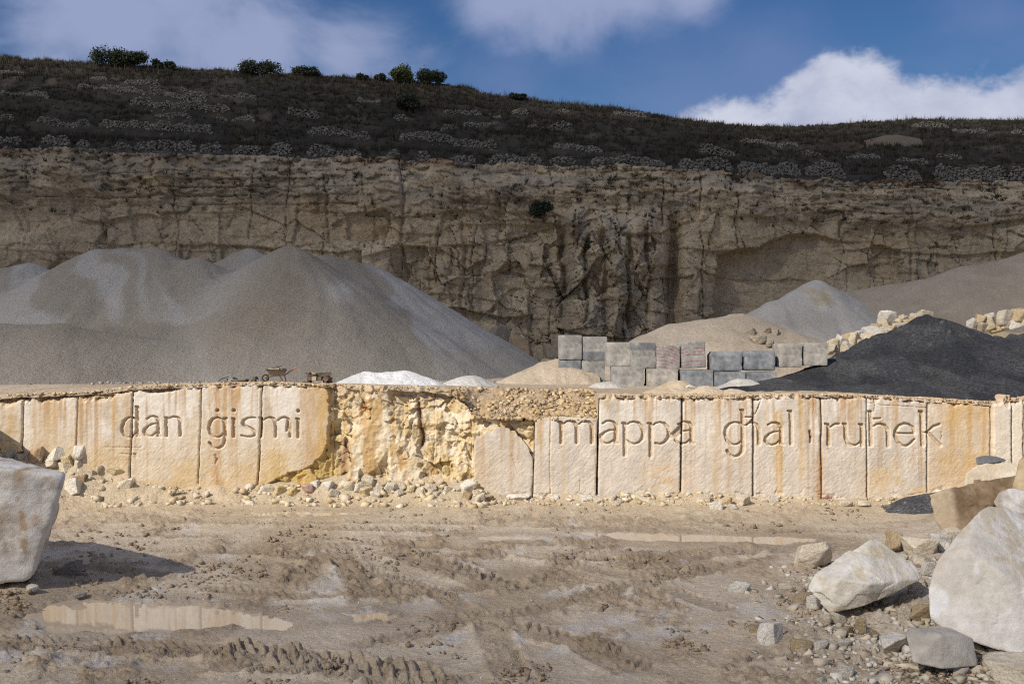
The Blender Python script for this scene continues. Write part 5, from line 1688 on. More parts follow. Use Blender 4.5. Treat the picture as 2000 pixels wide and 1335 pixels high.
Yb = 46.0
hull_boulder('stone_slab', [at(1814, 966, Yb), at(1832, 957, Yb), at(1890, 954, Yb + 0.2), at(1950, 932, Yb + 0.5), at(2000, 926, Yb + 0.6), at(2010, 960, Yb + 0.3), at(1940, 985, Yb - 0.5), at(1880, 1040, Yb - 0.6),
                            at(1842, 1036, Yb - 0.4), at(1826, 1006, Yb - 0.2), at(1840, 974, Yb + 1.4), at(1950, 940, Yb + 2.0), at(2010, 935, Yb + 2.0), at(1860, 1030, Yb + 1.2)],
             'brown earth stained stone slab tilted behind the right boulders', c_slab, 6, 0.075, 70.0, 9, 0.16, cat='slab')
c_cream = lambda W, V, n1, n2_: lerp3((0.66, 0.56, 0.41), (0.76, 0.68, 0.54), sstep(-0.4, 0.4, n1))
Yb = 48.5
hull_boulder('boulder', [at(1881, 945, Yb), at(1886, 924, Yb), at(1902, 911, Yb + 0.3), at(1935, 900, Yb + 0.6), at(1960, 900, Yb + 0.8), at(1992, 906, Yb + 0.8), at(2010, 960, Yb), at(1940, 975, Yb - 0.4), at(1886, 962, Yb - 0.3),
                         at(1900, 915, Yb + 2), at(1990, 912, Yb + 2), at(1900, 960, Yb + 2)],
             'sunlit cream boulder in front of the honey panel', c_cream, 6, 0.02, 30.0, 11, 0.05)
hull_boulder('stone', [at(1905, 893, 49.3), at(1920, 889, 49.3), at(1945, 890, 49.3), at(1965, 897, 49.4), at(1964, 900, 49.2), at(1940, 904, 49.0), at(1908, 908, 49.1), at(1907, 900, 50.2), at(1960, 900, 50.3), at(1935, 890, 50)],
             'flat dark grey stone lying on the sunlit cream boulder', lambda W, V, n1, n2_: lerp3((0.13, 0.135, 0.14), (0.2, 0.2, 0.2), sstep(-0.4, 0.4, n1)), 5, 0.03, 22, 13, 0.03, cat='stone')
Yb = 44.0
hull_boulder('boulder', [at(1974, 955, Yb), at(1990, 900, Yb + 0.6), at(2020, 880, Yb + 0.8), at(2080, 900, Yb), at(2090, 975, Yb - 0.4), at(1984, 962, Yb - 0.4), at(2000, 890, Yb + 2), at(2080, 900, Yb + 2.2), at(2000, 970, Yb + 2)],
             'ochre boulder topmost at the right frame edge', lambda W, V, n1, n2_: lerp3((0.42, 0.31, 0.18), (0.55, 0.44, 0.29), sstep(-0.4, 0.4, n1)), 6, 0.03, 26, 15, 0.08)
Yb = 37.5
hull_boulder('boulder', [at(1939, 980, Yb), at(1950, 962, Yb + 0.2), at(1975, 952, Yb + 0.4), at(2010, 960, Yb + 0.3), at(2030, 1000, Yb), at(1985, 1005, Yb - 0.4), at(1945, 990, Yb - 0.2), at(1960, 970, Yb + 1.3), at(2020, 975, Yb + 1.3)],
             'pinkish white rough boulder resting above the huge white boulder', lambda W, V, n1, n2_: lerp3((0.46, 0.38, 0.29), (0.72, 0.68, 0.63), sstep(-0.3, 0.3, n1)), 6, 0.05, 20, 17, 0.08)

WHT, CRM, TAN, BRN, GRY = (0.74, 0.69, 0.60), (0.66, 0.58, 0.45), (0.47, 0.36, 0.22), (0.36, 0.25, 0.15), (0.46, 0.43, 0.38)
GF = 'loose rocks on the spoil mound in front'
front = [
    (1555, 1622, 1056, 1114, CRM, 'smooth white rock leaning behind the pointed cream boulder', 4), (1731, 1761, 1037, 1082, TAN, 'tan upright rock behind the pointed cream boulder', 3),
    (1768, 1835, 1049, 1090, CRM, 'wide cream rock behind the right shoulder of the pointed boulder', 4), (1814, 1858, 1041, 1074, WHT, 'pale rock wedged above the huge white boulder flank', 3),
    (1842, 1876, 1029, 1056, CRM, 'small angular rock under the brown stone slab', 3), (1784, 1821, 1083, 1102, CRM, 'flat small rock below the wide cream rock', 3),
    (1798, 1828, 1095, 1126, WHT, 'rounded white rock touching the huge white boulder', 3), (1768, 1815, 1131, 1158, CRM, 'cream rock between the two biggest right boulders', 3),
    (1760, 1790, 1050, 1078, CRM, 'squat pale rock beside the tan upright rock', 3), (1420, 1464, 1136, 1158, WHT, 'flat white stone alone on the mud left of the spoil', 3),
    (1480, 1525, 1215, 1262, WHT, 'blocky white rock standing alone on the mud', 4), (1463, 1486, 1220, 1242, TAN, 'small tan rock leaning behind the blocky white rock', 3),
    (1522, 1553, 1139, 1158, CRM, 'low rock at the left foot of the pointed boulder', 3), (1548, 1578, 1158, 1179, TAN, 'brown rock at the left foot of the pointed boulder', 3),
    (1576, 1613, 1161, 1192, WHT, 'white rock under the left end of the pointed boulder', 3), (1620, 1652, 1194, 1218, CRM, 'pale rock just below the pointed boulder', 3),
    (1669, 1691, 1206, 1236, TAN, 'orange brown rock below the pointed boulder', 3), (1750, 1778, 1184, 1214, CRM, 'narrow cream rock left of a tan rock on the spoil', 3),
    (1772, 1816, 1177, 1214, TAN, 'large tan rock against the huge white boulder', 4), (1716, 1782, 1238, 1278, WHT, 'knobbly white rock beside the long grey stone', 4),
    (1928, 2030, 1280, 1345, CRM, 'pale block in the bottom right corner', 4),
    (1638, 1667, 1297, 1324, WHT, 'white rock near the bottom edge below the spoil', 3), (1560, 1603, 1304, 1324, CRM, 'flat cream rock near the bottom edge', 3),
    (1588, 1618, 1248, 1274, WHT, 'white rock on the middle of the spoil foot', 3), (1546, 1586, 1249, 1276, TAN, 'brownish rock left of the white rock on the spoil foot', 3),
    (1634, 1664, 1248, 1264, WHT, 'flat white rock above the bottom edge', 3), (1560, 1592, 1216, 1246, CRM, 'cream rock right of the blocky white rock', 3),
    (1600, 1622, 1200, 1222, CRM, 'small rock left of the pale rock below the pointed boulder', 3), (1700, 1722, 1228, 1246, TAN, 'small tan rock left of the knobbly white rock', 3),
    (1640, 1668, 1222, 1240, TAN, 'low tan rock in the middle of the spoil', 3), (1590, 1612, 1320, 1338, WHT, 'white pebble sized rock on the bottom edge', 3),
    (1830, 1860, 1052, 1080, WHT, 'round white rock half hidden behind the huge white boulder', 3), (1748, 1772, 1080, 1100, CRM, 'low rock under the right end of the wide cream rock', 3),
]
for i, (x0, x1, y0, y1, c, lab, sub) in enumerate(front):
    rock_px(x0, x1, y0, y1, 100 + i, lab, GF, c, sub=sub, rot=(0, 0, (i % 5 - 2) * 0.2), deep=1.0)

Yb = 29.3
hull_boulder('boulder', [at(1768, 1236, Yb + 0.2), at(1775, 1224, Yb + 0.4), at(1850, 1222, Yb + 0.6), at(1900, 1245, Yb + 0.4), at(1910, 1300, Yb), at(1840, 1306, Yb - 0.3), at(1784, 1294, Yb - 0.2), at(1838, 1238, Yb - 0.2), at(1840, 1235, Yb + 1.1), at(1900, 1262, Yb + 1.1), at(1780, 1260, Yb + 1)],
             'long flat grey stone under the huge white boulder', lambda W, V, n1, n2_: lerp3((0.40, 0.37, 0.32), (0.56, 0.52, 0.45), sstep(-0.4, 0.4, n1)), 6, 0.03, 34, 21, 0.06)
# stones beside the left boulder
rock_px(110, 160, 1094, 1126, 141, 'dark rounded rock beside the huge left block', None, (0.27, 0.24, 0.21), sub=4)
rock_px(104, 130, 1100, 1124, 142, 'pale small rock behind the dark rounded rock', None, CRM)
rock_px(48, 74, 1142, 1158, 143, 'flat pale stone in front of the huge left block', None, WHT)
rock_px(140, 168, 1155, 1166, 144, 'thin flat stone at the near puddle shore', None, GRY)

# rubble pile in the corner at the left end of the wall
GL = 'rubble rocks heaped against the left end of the wall'
left = [(3, 44, 857, 888, (0.62, 0.48, 0.26), 'yellow rock highest on the left rubble pile', 0.9), (51, 86, 868, 910, (0.48, 0.34, 0.21), 'brown and cream rock right of the yellow rock', 0.9),
        (97, 124, 872, 902, WHT, 'white slab tipped on end in the left rubble', 0.9), (82, 117, 891, 917, CRM, 'square cream block in the left rubble', 1), (118, 148, 886, 909, (0.66, 0.54, 0.33), 'yellowish squat rock in the middle of the left rubble', 1),
        (142, 166, 865, 897, WHT, 'tall white rock at the right top of the left rubble', 1), (144, 170, 895, 921, CRM, 'triangular cream rock at the right of the left rubble', 1), (108, 142, 904, 923, CRM, 'flat cream rock below the squat yellow rock', 1),
        (127, 161, 936, 968, WHT, 'rounded white rock at the floor edge beside the left block', 1), (144, 171, 926, 948, BRN, 'rust brown rock above the rounded white rock', 1), (128, 151, 922, 936, CRM, 'small cream rock above the rounded white rock', 1),
        (206, 242, 912, 929, (0.68, 0.57, 0.37), 'flat yellow rock lying alone below the carved d', 1), (0, 29, 878, 902, GRY, 'grey rock under the yellow rock behind the left block', 1), (27, 48, 884, 906, GRY, 'small grey rock in the shadow beside the left block', 1),
        (172, 186, 915, 930, CRM, 'small rock right of the triangular cream rock', 1), (188, 200, 908, 922, CRM, 'tiny upright rock left of the flat yellow rock', 1), (165, 190, 950, 966, CRM, 'low pale rock at the floor edge of the left rubble', 1),
        (230, 262, 938, 962, CRM, 'pale lump at the wall foot below the carved d', 1)]
for i, (x0, x1, y0, y1, c, lab, dd) in enumerate(left):
    Y = floor_hit((x0 + x1) / 2, y1 - 3).y
    rock_px(x0, x1, y0, y1, 200 + i, lab, GL, c, Y=Y, sub=4 if x1 - x0 > 24 else 3, deep=dd, rot=(random.uniform(-.3, .3), random.uniform(-.2, .2), random.uniform(-.6, .6)))
# big out-of-frame block added to cast the diagonal shade on the corner
Yb = 54.5
hull_boulder('boulder', [at(-40, 905, Yb), at(-60, 800, Yb + 0.5), at(-130, 740, Yb + 1), at(-300, 735, Yb + 1), at(-330, 930, Yb), at(-60, 930, Yb - 1), at(-70, 800, Yb + 2.6), at(-140, 745, Yb + 2.8), at(-300, 745, Yb + 2.8), at(-60, 900, Yb + 2.6), at(-320, 900, Yb + 2.6)],
             'added unseen block that shades the far left end of the wall', c_cream, 5, 0.03, 30, 19, 0.05)

# rubble at the foot of the broken rock and the right panels
GM = 'broken rocks along the foot of the rough rock'
rg = random.Random(5)
mid = [(505, 533, 948, 966, WHT), (533, 560, 946, 966, (0.66, 0.54, 0.3)), (588, 612, 944, 968, (0.58, 0.4, 0.34)), (606, 625, 938, 956, WHT), (625, 658, 940, 962, WHT), (662, 692, 938, 962, CRM), (690, 710, 944, 966, WHT), (700, 728, 950, 972, (0.66, 0.55, 0.34)),
       (708, 735, 932, 952, CRM), (733, 752, 945, 968, CRM), (752, 775, 940, 966, WHT), (778, 792, 938, 958, CRM), (792, 812, 944, 962, (0.67, 0.56, 0.36)), (812, 830, 950, 970, CRM), (832, 852, 942, 962, CRM), (850, 868, 936, 952, (0.7, 0.6, 0.42)), (866, 884, 948, 966, CRM), (884, 905, 942, 962, CRM),
       (896, 930, 938, 968, WHT), (905, 922, 958, 978, TAN), (926, 948, 962, 982, CRM), (948, 968, 968, 982, TAN), (560, 582, 952, 970, (0.64, 0.5, 0.24)), (640, 660, 956, 972, CRM), (770, 788, 956, 972, CRM), (724, 742, 958, 974, WHT), (845, 862, 958, 974, CRM)]
mid.sort()
for i, (x0, x1, y0, y1, c) in enumerate(mid):
    rock_px(x0, x1, y0, y1, 300 + i, f'{ORD[i]} rock from the left in the rubble strip below the rough yellow rock', GM, c, sub=3, rot=(rg.uniform(-.4, .4), rg.uniform(-.4, .4), rg.uniform(-1, 1)))
GR = 'rocks along the foot of the right panels'
rt = [(1075, 1094, 966, 980, WHT), (1132, 1158, 964, 980, WHT), (1160, 1180, 970, 984, CRM), (1184, 1204, 964, 978, CRM), (1204, 1216, 972, 986, CRM), (1236, 1290, 971, 986, (0.66, 0.58, 0.43)), (1360, 1386, 964, 984, CRM), (1383, 1412, 978, 998, WHT),
      (1408, 1430, 970, 990, (0.6, 0.46, 0.28)), (1420, 1442, 984, 998, WHT), (1436, 1462, 966, 990, CRM), (1480, 1500, 972, 984, CRM), (1496, 1520, 968, 982, WHT), (1640, 1665, 976, 990, CRM), (1676, 1700, 978, 990, CRM), (985, 1040, 964, 978, WHT)]
rl = ['white rock below the first dark saw cut', 'white blocky rock below the second dark saw cut', 'cream rock right of the second dark saw cut', 'cream rock below the a of the third word', 'small rock left of the long flat stone', 'long flat stone below the double p',
      'leftmost rock of the cluster under the g', 'white front rock of the cluster under the g', 'ochre rock in the cluster under the g', 'white round rock at the right front of the cluster', 'tall cream rock ending the cluster under the g', 'cream rock below the h with bar of the fourth word',
      'white rock below the a of the fourth word', 'cream rock below the r of the last word', 'cream rock below the u of the last word', 'long white ledge stone under the arched grey panel']
for i, ((x0, x1, y0, y1, c), lab) in enumerate(zip(rt, rl)):
    rock_px(x0, x1, y0, y1, 340 + i, lab, GR, c, sub=3, rot=(rg.uniform(-.2, .2), rg.uniform(-.2, .2), rg.uniform(-.6, .6)))
# stones on the collapsed slope
for i, (x0, x1, y0, y1, Y, c, lab) in enumerate(((1132, 1156, 795, 806, 59.6, WHT, 'flat white stone on the slope above the m'), (1152, 1170, 796, 812, 59.2, (0.7, 0.6, 0.42), 'upright pale stone beside the tall panel edge'), (1060, 1086, 786, 797, 60.2, CRM, 'cream stone on the rubble slope left of the flat white stone'),
                                                 (962, 982, 782, 800, 60.2, TAN, 'tan clod at the top left of the rubble slope'), (945, 962, 790, 806, 59.6, TAN, 'dark tan clod left on the rubble slope'), (1000, 1018, 776, 788, 60.8, TAN, 'small tan clod near the top of the rubble slope'), (1090, 1104, 800, 810, 59.3, CRM, 'small cream stone right above the m'))):
    rock_px(x0, x1, y0, y1, 370 + i, lab, 'stones on the collapsed slope', c, Y=Y, sub=3)

# yellow stone pile behind the black gravel
GP = 'stones piled behind the black gravel'
pile = [(1722, 1750, 611, 636), (1750, 1762, 620, 638), (1720, 1742, 627, 645), (1742, 1768, 634, 652), (1756, 1772, 622, 636), (1766, 1790, 626, 640), (1690, 1716, 642, 660), (1704, 1722, 636, 650), (1716, 1738, 644, 664), (1730, 1748, 640, 656), (1662, 1684, 650, 668), (1672, 1696, 652, 672),
        (1640, 1664, 656, 676), (1652, 1676, 656, 682), (1632, 1652, 662, 684), (1620, 1640, 668, 688), (1618, 1630, 676, 692), (1664, 1690, 664, 684), (1690, 1712, 656, 678), (1644, 1668, 674, 690), (1792, 1816, 612, 626), (1780, 1800, 618, 632),         (1890, 1906, 628, 642), (1904, 1922, 620, 638), (1920, 1944, 622, 646), (1924, 1940, 616, 626), (1943, 1976, 613, 640), (1950, 1970, 632, 646), (1934, 1958, 636, 648), (1974, 2000, 604, 630), (1990, 2016, 612, 640), (1968, 1990, 628, 642), (1906, 1926, 634, 646)]
pile.sort()
nl = sum(1 for q_ in pile if q_[0] <= 1880)
for i, (x0, x1, y0, y1) in enumerate(pile):
    x0 -= 3; x1 += 3; y0 -= 6; y1 += 1
    right_part = x0 > 1880
    Y = 79.5 + (640 - y1) * 0.05 if not right_part else 81
    c = [CRM, (0.66, 0.56, 0.39), WHT, (0.58, 0.45, 0.27)][i % 4]
    rock_px(x0, x1, y0, y1, 400 + i, f'{ORD[i - nl]} yellowish stone from the left in the pile over the black gravel shoulder' if right_part else f'{ORD[i]} yellowish stone counted upwards from the concrete blocks',
            GP + (' near the frame edge' if right_part else ' beside the blocks'), c, Y=Y, sub=3, rot=(rg.uniform(-.3, .3), rg.uniform(-.3, .3), rg.uniform(-1, 1)))
make_heap('rubble_bank', [((1610, 706), (1700, 680), 82, 82), ((1700, 680), (1760, 655), 82, 83), ((1760, 655), (1960, 652), 83, 84), ((1960, 652), (2100, 635), 84, 84)], 0.7, (18, 45, 74, 92), M['sand'],
          flat_col((0.46, 0.37, 0.25), (0.56, 0.46, 0.32), 1061), 'beige rubble bank under the yellowish stone pile', 71, 0.2, spur=0.3)

# cracked slabs on the sand heap and fallen blocks at the cliff foot
for i, (x0, x1, y0, y1, Y, lab) in enumerate(((1450, 1476, 642, 656, 80.5, 'pale cracked slab on the sand heap'), (1490, 1508, 640, 654, 81, 'pale slab at the upper right of the sand heap'), (1506, 1522, 642, 656, 81, 'small pale slab beside another on the sand heap'), (1466, 1496, 654, 672, 79, 'wide pale slab low on the sand heap'), (1430, 1446, 640, 650, 81.5, 'little pale stone on the crown of the sand heap'), (1496, 1512, 664, 678, 78.5, 'dark pale slab above the rounded block'))):
    rock_px(x0, x1, y0, y1, 440 + i, lab, 'slabs on the sand heap', (0.47, 0.40, 0.30), Y=Y, sub=3)
for i, (x0, x1, y0, y1, Y, c, lab) in enumerate(((996, 1048, 656, 697, 122, (0.33, 0.24, 0.15), 'large brown boulder at the cliff foot'), (950, 1000, 640, 700, 133, (0.27, 0.23, 0.17), 'grey fallen slab at the cliff foot left of the brown boulder'), (1040, 1066, 682, 705, 116, (0.33, 0.27, 0.19), 'tan boulder at the cliff foot beside the sand heap'),
                                                 (1062, 1092, 670, 700, 124, (0.3, 0.25, 0.18), 'grey rock at the cliff foot behind the end block'), (1015, 1040, 694, 710, 112, (0.36, 0.29, 0.2), 'small rock below the large brown boulder'), (1056, 1080, 700, 714, 108, (0.38, 0.31, 0.22), 'low rock beside the sand heap crest'))):
    rock_px(x0, x1, y0, y1, 450 + i, lab, 'fallen rocks at the cliff foot', c, Y=Y, sub=4)


# ================================================================ loose stones, clods (uncountable)
def scatter_floor(name, n, region, size, cols, mat, seed, dens=None, pw=2.2):
    rg = np.random.default_rng(seed)
    P = []
    px = rg.uniform(region[0], region[1], n * 4); py = rg.uniform(region[2], region[3], n * 4)
    Y = (EYE + 0.35) * F / (py - 667.5)
    x = (px - 1000) / F * Y
    ok = np.ones(len(x), bool)
    if dens is not None: ok &= rg.uniform(0, 1, len(x)) < dens(px, py, x, Y)
    for p in PUDDLES:
        ok &= poly_sd(x, Y, p['w']) > 0.1
    x, Y = x[ok][:n], Y[ok][:n]
    z = floor_z(x, Y)
    s = size[0] * (size[1] / size[0]) ** (rg.uniform(0, 1, len(x)) ** pw)
    c = np.array(cols)[rg.integers(0, len(cols), len(x))] * rg.uniform(0.85, 1.1, (len(x), 1))
    return scatter_stones(name, np.stack([x, Y, z + s * (0.12 if name != 'pebbles' else 0.0)], -1), s, c * (1.0 if name != 'pebbles' else 0.86), mat, seed)


tag(scatter_floor('mud_clods', 6500, (-150, 2100, 1000, 1380), (0.04, 0.22), [(0.30, 0.225, 0.15), (0.36, 0.28, 0.20), (0.25, 0.185, 0.12)], M['clod'], 81,
                  lambda px, py, x, Y: sstep(0.0, 0.5, fbm2(x / 2.6, Y / 4.2, 607, 4))), kind='stuff')
tag(scatter_floor('pebbles', 3200, (1440, 2100, 1100, 1400), (0.035, 0.26), [CRM, (0.55, 0.45, 0.33), WHT, (0.58, 0.5, 0.4)], M['clod'], 83,
                  lambda px, py, x, Y: sstep(1380, 1600, px + (py - 1200) * 0.15), pw=1.5), kind='stuff')
tag(scatter_floor('pebbles', 700, (1520, 2100, 1090, 1400), (0.12, 0.42), [CRM, (0.58, 0.48, 0.36), WHT, (0.6, 0.52, 0.42)], M['clod'], 89,
                  lambda px, py, x, Y: sstep(1480, 1700, px + (py - 1200) * 0.1), pw=2.0), kind='stuff')
n = 1300
rq = np.random.default_rng(95)
uq = rq.uniform(-300, 1000, n); Yq_ = 71.5 + rq.normal(0, 1.2, n); xq = (uq - 1000) / F * Yq_
sq = 0.05 * (0.3 / 0.05) ** (rq.uniform(0, 1, n) ** 2)
scatter_stones('gravel', np.stack([xq, Yq_, bench_z(xq, Yq_) + 0.02], -1), sq, np.array([(0.36, 0.34, 0.31), (0.42, 0.37, 0.30)])[rq.integers(0, 2, n)], M['clod'], 96)
tag(scatter_floor('pebbles', 260, (-100, 1500, 1000, 1380), (0.03, 0.12), [CRM, WHT, GRY], M['clod'], 84), kind='stuff')
rg_ = np.random.default_rng(85)
n = 2000
u = rg_.uniform(-80, 1950, n)
hw = np.interp(u, TAL_U, TAL_H); yw = np.where(u > 924, WY - 0.6, WY)
q = rg_.uniform(0, 1, n) ** 1.3
Yp = yw - q * (0.9 + hw * 1.5)
xp = wx(u)
s = 0.04 * (0.45 / 0.04) ** (rg_.uniform(0, 1, n) ** 2.3) * np.clip(0.4 + hw, 0.4, 1.1)
cc = np.array([(0.6, 0.51, 0.38), (0.63, 0.52, 0.34), (0.67, 0.6, 0.49), (0.55, 0.43, 0.27)])[rg_.integers(0, 4, n)] * rg_.uniform(0.8, 1.1, (n, 1))
scatter_stones('rubble', np.stack([xp, Yp, floor_z(xp, Yp) + s * 0.15], -1), s, cc, M['clod'], 86)
# stones on the collapsed slope and crumbs along the wall top
n = 1500
u = 880 + 286 * rg_.uniform(0, 1, n) ** 0.6; Yp = WY - 0.45 + rg_.uniform(0, 1, n) ** 1.2 * 3.4; xp = wx(u)
okk = np.ones(n, bool)
s = 0.05 * (0.32 / 0.05) ** (rg_.uniform(0, 1, n) ** 2.2)
right_k = sstep(960, 1100, u)
cc = np.array([(0.52, 0.38, 0.21), (0.6, 0.48, 0.31), (0.44, 0.31, 0.17), (0.46, 0.36, 0.23)])[rg_.integers(0, 4, n)] * rg_.uniform(0.8, 1.15, (n, 1))
scatter_stones('rubble', np.stack([xp, Yp, bench_z(xp, Yp) + s * 0.15], -1), s, cc, M['clod'], 87)
n = 1500
u = rg_.uniform(-60, 2020, n); xp = wx(u)
Yp = np.where(u > 924, WY - 0.5, WY + 0.08) + np.where((u > 640) & (u < 924), 0.4, 0) + rg_.uniform(0, 1, n) ** 2 * 1.2
s = 0.04 * (0.22 / 0.04) ** (rg_.uniform(0, 1, n) ** 2.5)
cc = np.array([(0.50, 0.38, 0.23), (0.58, 0.46, 0.3), (0.44, 0.33, 0.2)])[rg_.integers(0, 3, n)] * rg_.uniform(0.8, 1.15, (n, 1))
mk = (u < 915) | (u > 1168)
scatter_stones('rubble', np.stack([xp, Yp, bench_z(xp, Yp) - 0.02], -1)[mk], s[mk], cc[mk], M['clod'], 88)


# ================================================================ things on the bench
def tube(bm, p0, p1, r, n=8, r1=None):
    p0, p1 = Vector(p0), Vector(p1)
    d = p1 - p0
    q = d.to_track_quat('Z', 'Y')
    r1 = r if r1 is None else r1
    a = [bm.verts.new(p0 + q @ Vector((math.cos(t) * r, math.sin(t) * r, 0))) for t in [2 * math.pi * i / n for i in range(n)]]
    b = [bm.verts.new(p1 + q @ Vector((math.cos(t) * r1, math.sin(t) * r1, 0))) for t in [2 * math.pi * i / n for i in range(n)]]
    for i in range(n):
        bm.faces.new((a[i], a[(i + 1) % n], b[(i + 1) % n], b[i]))
    bm.faces.new(a[::-1]); bm.faces.new(b)


def polytube(bm, pts, r, n=8):
    for a, b in zip(pts[:-1], pts[1:]):
        tube(bm, a, b, r, n)


YB = 60.3
zb = float(bench_z(wx(545), YB))
wb = empty('wheelbarrow', (at(541, 740, YB).x, YB, zb + 0.02), R(14))
tag(wb, 'dusty wheelbarrow loaded with debris standing on the wall edge', 'wheelbarrow')
bm = bmesh.new()
top = [(-0.58, -0.34, 0.66), (0.50, -0.34, 0.60), (0.50, 0.34, 0.60), (-0.58, 0.34, 0.66)]
bot = [(-0.36, -0.22, 0.36), (0.34, -0.22, 0.34), (0.34, 0.22, 0.34), (-0.36, 0.22, 0.36)]
T_ = [bm.verts.new(p) for p in top]; B_ = [bm.verts.new(p) for p in bot]
for i in range(4): bm.faces.new((T_[i], T_[(i + 1) % 4], B_[(i + 1) % 4], B_[i]))
bm.faces.new(B_)
bmesh.ops.solidify(bm, geom=bm.faces[:], thickness=0.02)
tray = bm_obj('tray', bm, M['tray'], wb)
bm = bmesh.new(); polytube(bm, top + top[:1], 0.018, 6); bm_obj('rim', bm, M['rust'], tray)
for s_ in (-1, 1):
    bm = bmesh.new(); polytube(bm, [(-0.62, s_ * 0.07, 0.2), (-0.2, s_ * 0.2, 0.31), (0.4, s_ * 0.27, 0.34), (0.86, s_ * 0.3, 0.66)], 0.022, 8)
    hd = bm_obj('handle', bm, M['rust'], wb)
    bm = bmesh.new(); tube(bm, (0.84, s_ * 0.3, 0.646), (0.99, s_ * 0.31, 0.75), 0.03, 8); bm_obj('grip', bm, M['grip'], hd)
    bm = bmesh.new(); polytube(bm, [(0.12, s_ * 0.24, 0.34), (0.34, s_ * 0.27, 0.0), (0.46, s_ * 0.27, 0.0)], 0.02, 6)
    polytube(bm, [(0.40, s_ * 0.25, 0.34), (0.46, s_ * 0.27, 0.0)], 0.018, 6); bm_obj('leg', bm, M['rust'], wb)
    bm = bmesh.new(); polytube(bm, [(-0.58, s_ * 0.09, 0.2), (-0.42, s_ * 0.2, 0.40)], 0.016, 6); bm_obj('brace', bm, M['rust'], wb)
bm = bmesh.new()
ns, nr = 20, 8
ring = [[bm.verts.new((-0.6 + math.cos(a) * (0.155 + 0.05 * math.cos(b)), 0.05 * math.sin(b), 0.205 + math.sin(a) * (0.155 + 0.05 * math.cos(b)))) for b in [2 * math.pi * j / nr for j in range(nr)]] for a in [2 * math.pi * i / ns for i in range(ns)]]
for i in range(ns):
    for j in range(nr):
        bm.faces.new((ring[i][j], ring[(i + 1) % ns][j], ring[(i + 1) % ns][(j + 1) % nr], ring[i][(j + 1) % nr]))
wh = bm_obj('wheel', bm, M['rubber'], wb, True)
bm = bmesh.new(); tube(bm, (-0.6, -0.03, 0.205), (-0.6, 0.03, 0.205), 0.12, 16); tube(bm, (-0.6, -0.09, 0.205), (-0.6, 0.09, 0.205), 0.02, 8); bm_obj('hub', bm, M['tray'], wh)
wl = Matrix.Translation(wb.location) @ Matrix.Rotation(R(14), 4, 'Z')
for i, (p, sz, c, lab) in enumerate((((-0.28, 0.0, 0.64), (0.42, 0.34, 0.2), GRY, 'grey stone in the front of the wheelbarrow'), ((0.22, 0.05, 0.62), (0.5, 0.32, 0.2), (0.2, 0.17, 0.14), 'dark lump in the back of the wheelbarrow'), ((0.0, -0.12, 0.66), (0.3, 0.24, 0.18), TAN, 'tan stone in the middle of the wheelbarrow'))):
    place_rock('stone', sz, wl @ Vector(p), 500 + i, lab, 'stone', 'load in the wheelbarrow', c, 3)
bm = bmesh.new(); tube(bm, (-0.3, 0, -0.05), (0.32, 0, 0.05), 0.04, 7)
st_ = bm_obj('wooden_stick', bm, M['wood']); st_.matrix_world = wl @ Matrix.Translation((-0.05, 0.0, 0.76)) @ Matrix.Rotation(R(-8), 4, 'Y')
tag(st_, 'wooden stick lying on top of the wheelbarrow load', 'stick')


def beam(p, size, rot, label, mat='wood'):
    P, Fq = rounded_box(4, size, 0.012, int(abs(p[0] * 100)) % 50 + 3, amp=0.02)
    me = raw_mesh('timber_beam', P, Fq, None, smooth=False); me.materials.append(M[mat])
    o = link(bpy.data.objects.new('timber_beam', me)); o.location = p; o.rotation_euler = rot
    return tag(o, label, 'beam', 'timber beams stacked on the wall edge')


YB = 60.2
zb = float(bench_z(wx(620), YB)) + 0.02
X0 = at(620, 740, YB).x
beam((X0 - 0.42, YB, zb), (0.16, 0.9, 0.14), (0, 0, 0.06), 'bottom timber bearer under the left of the stack')
beam((X0 + 0.45, YB, zb), (0.16, 0.9, 0.14), (0, 0, -0.05), 'bottom timber bearer under the right of the stack')
beam((X0 + 0.68, YB - 0.1, zb), (0.22, 0.5, 0.18), (0, 0, 0.3), 'short timber offcut on the ground at the right of the stack')
beam((X0 - 0.66, YB - 0.1, zb), (0.3, 0.22, 0.09), (0, 0, 0.2), 'flat timber offcut on the ground at the left of the stack')
beam((X0 - 0.36, YB - 0.15, zb + 0.14), (0.2, 1.0, 0.22), (0, 0, 0.05), 'dark beam end in the left of the stack')
beam((X0 - 0.08, YB - 0.15, zb + 0.14), (0.24, 1.0, 0.22), (0, 0, 0.0), 'pale cut beam end in the middle of the stack', 'wood_pale')
beam((X0 + 0.22, YB - 0.1, zb + 0.14), (0.2, 1.0, 0.2), (0, 0, -0.04), 'dark beam end right of the pale one')
beam((X0 + 0.5, YB - 0.2, zb + 0.12), (0.26, 0.9, 0.24), (0, 0.6, -0.12), 'beam tipped on its corner at the right of the stack')
beam((X0 - 0.25, YB - 0.1, zb + 0.36), (0.5, 0.5, 0.1), (0, 0, 0.1), 'flat timber on top left of the stack')
beam((X0 + 0.28, YB - 0.15, zb + 0.36), (0.95, 0.2, 0.2), (0, -0.05, 0.12), 'long square beam lying across the top of the stack')
beam((X0 - 0.2, YB - 0.15, zb + 0.46), (0.16, 0.6, 0.12), (0.0, 0.2, 0.3), 'pale short timber topmost on the stack', 'wood_pale')
beam((X0 - 0.42, YB - 0.1, zb + 0.46), (0.2, 0.5, 0.1), (0, 0.1, -0.3), 'dark short timber at the top left of the stack')

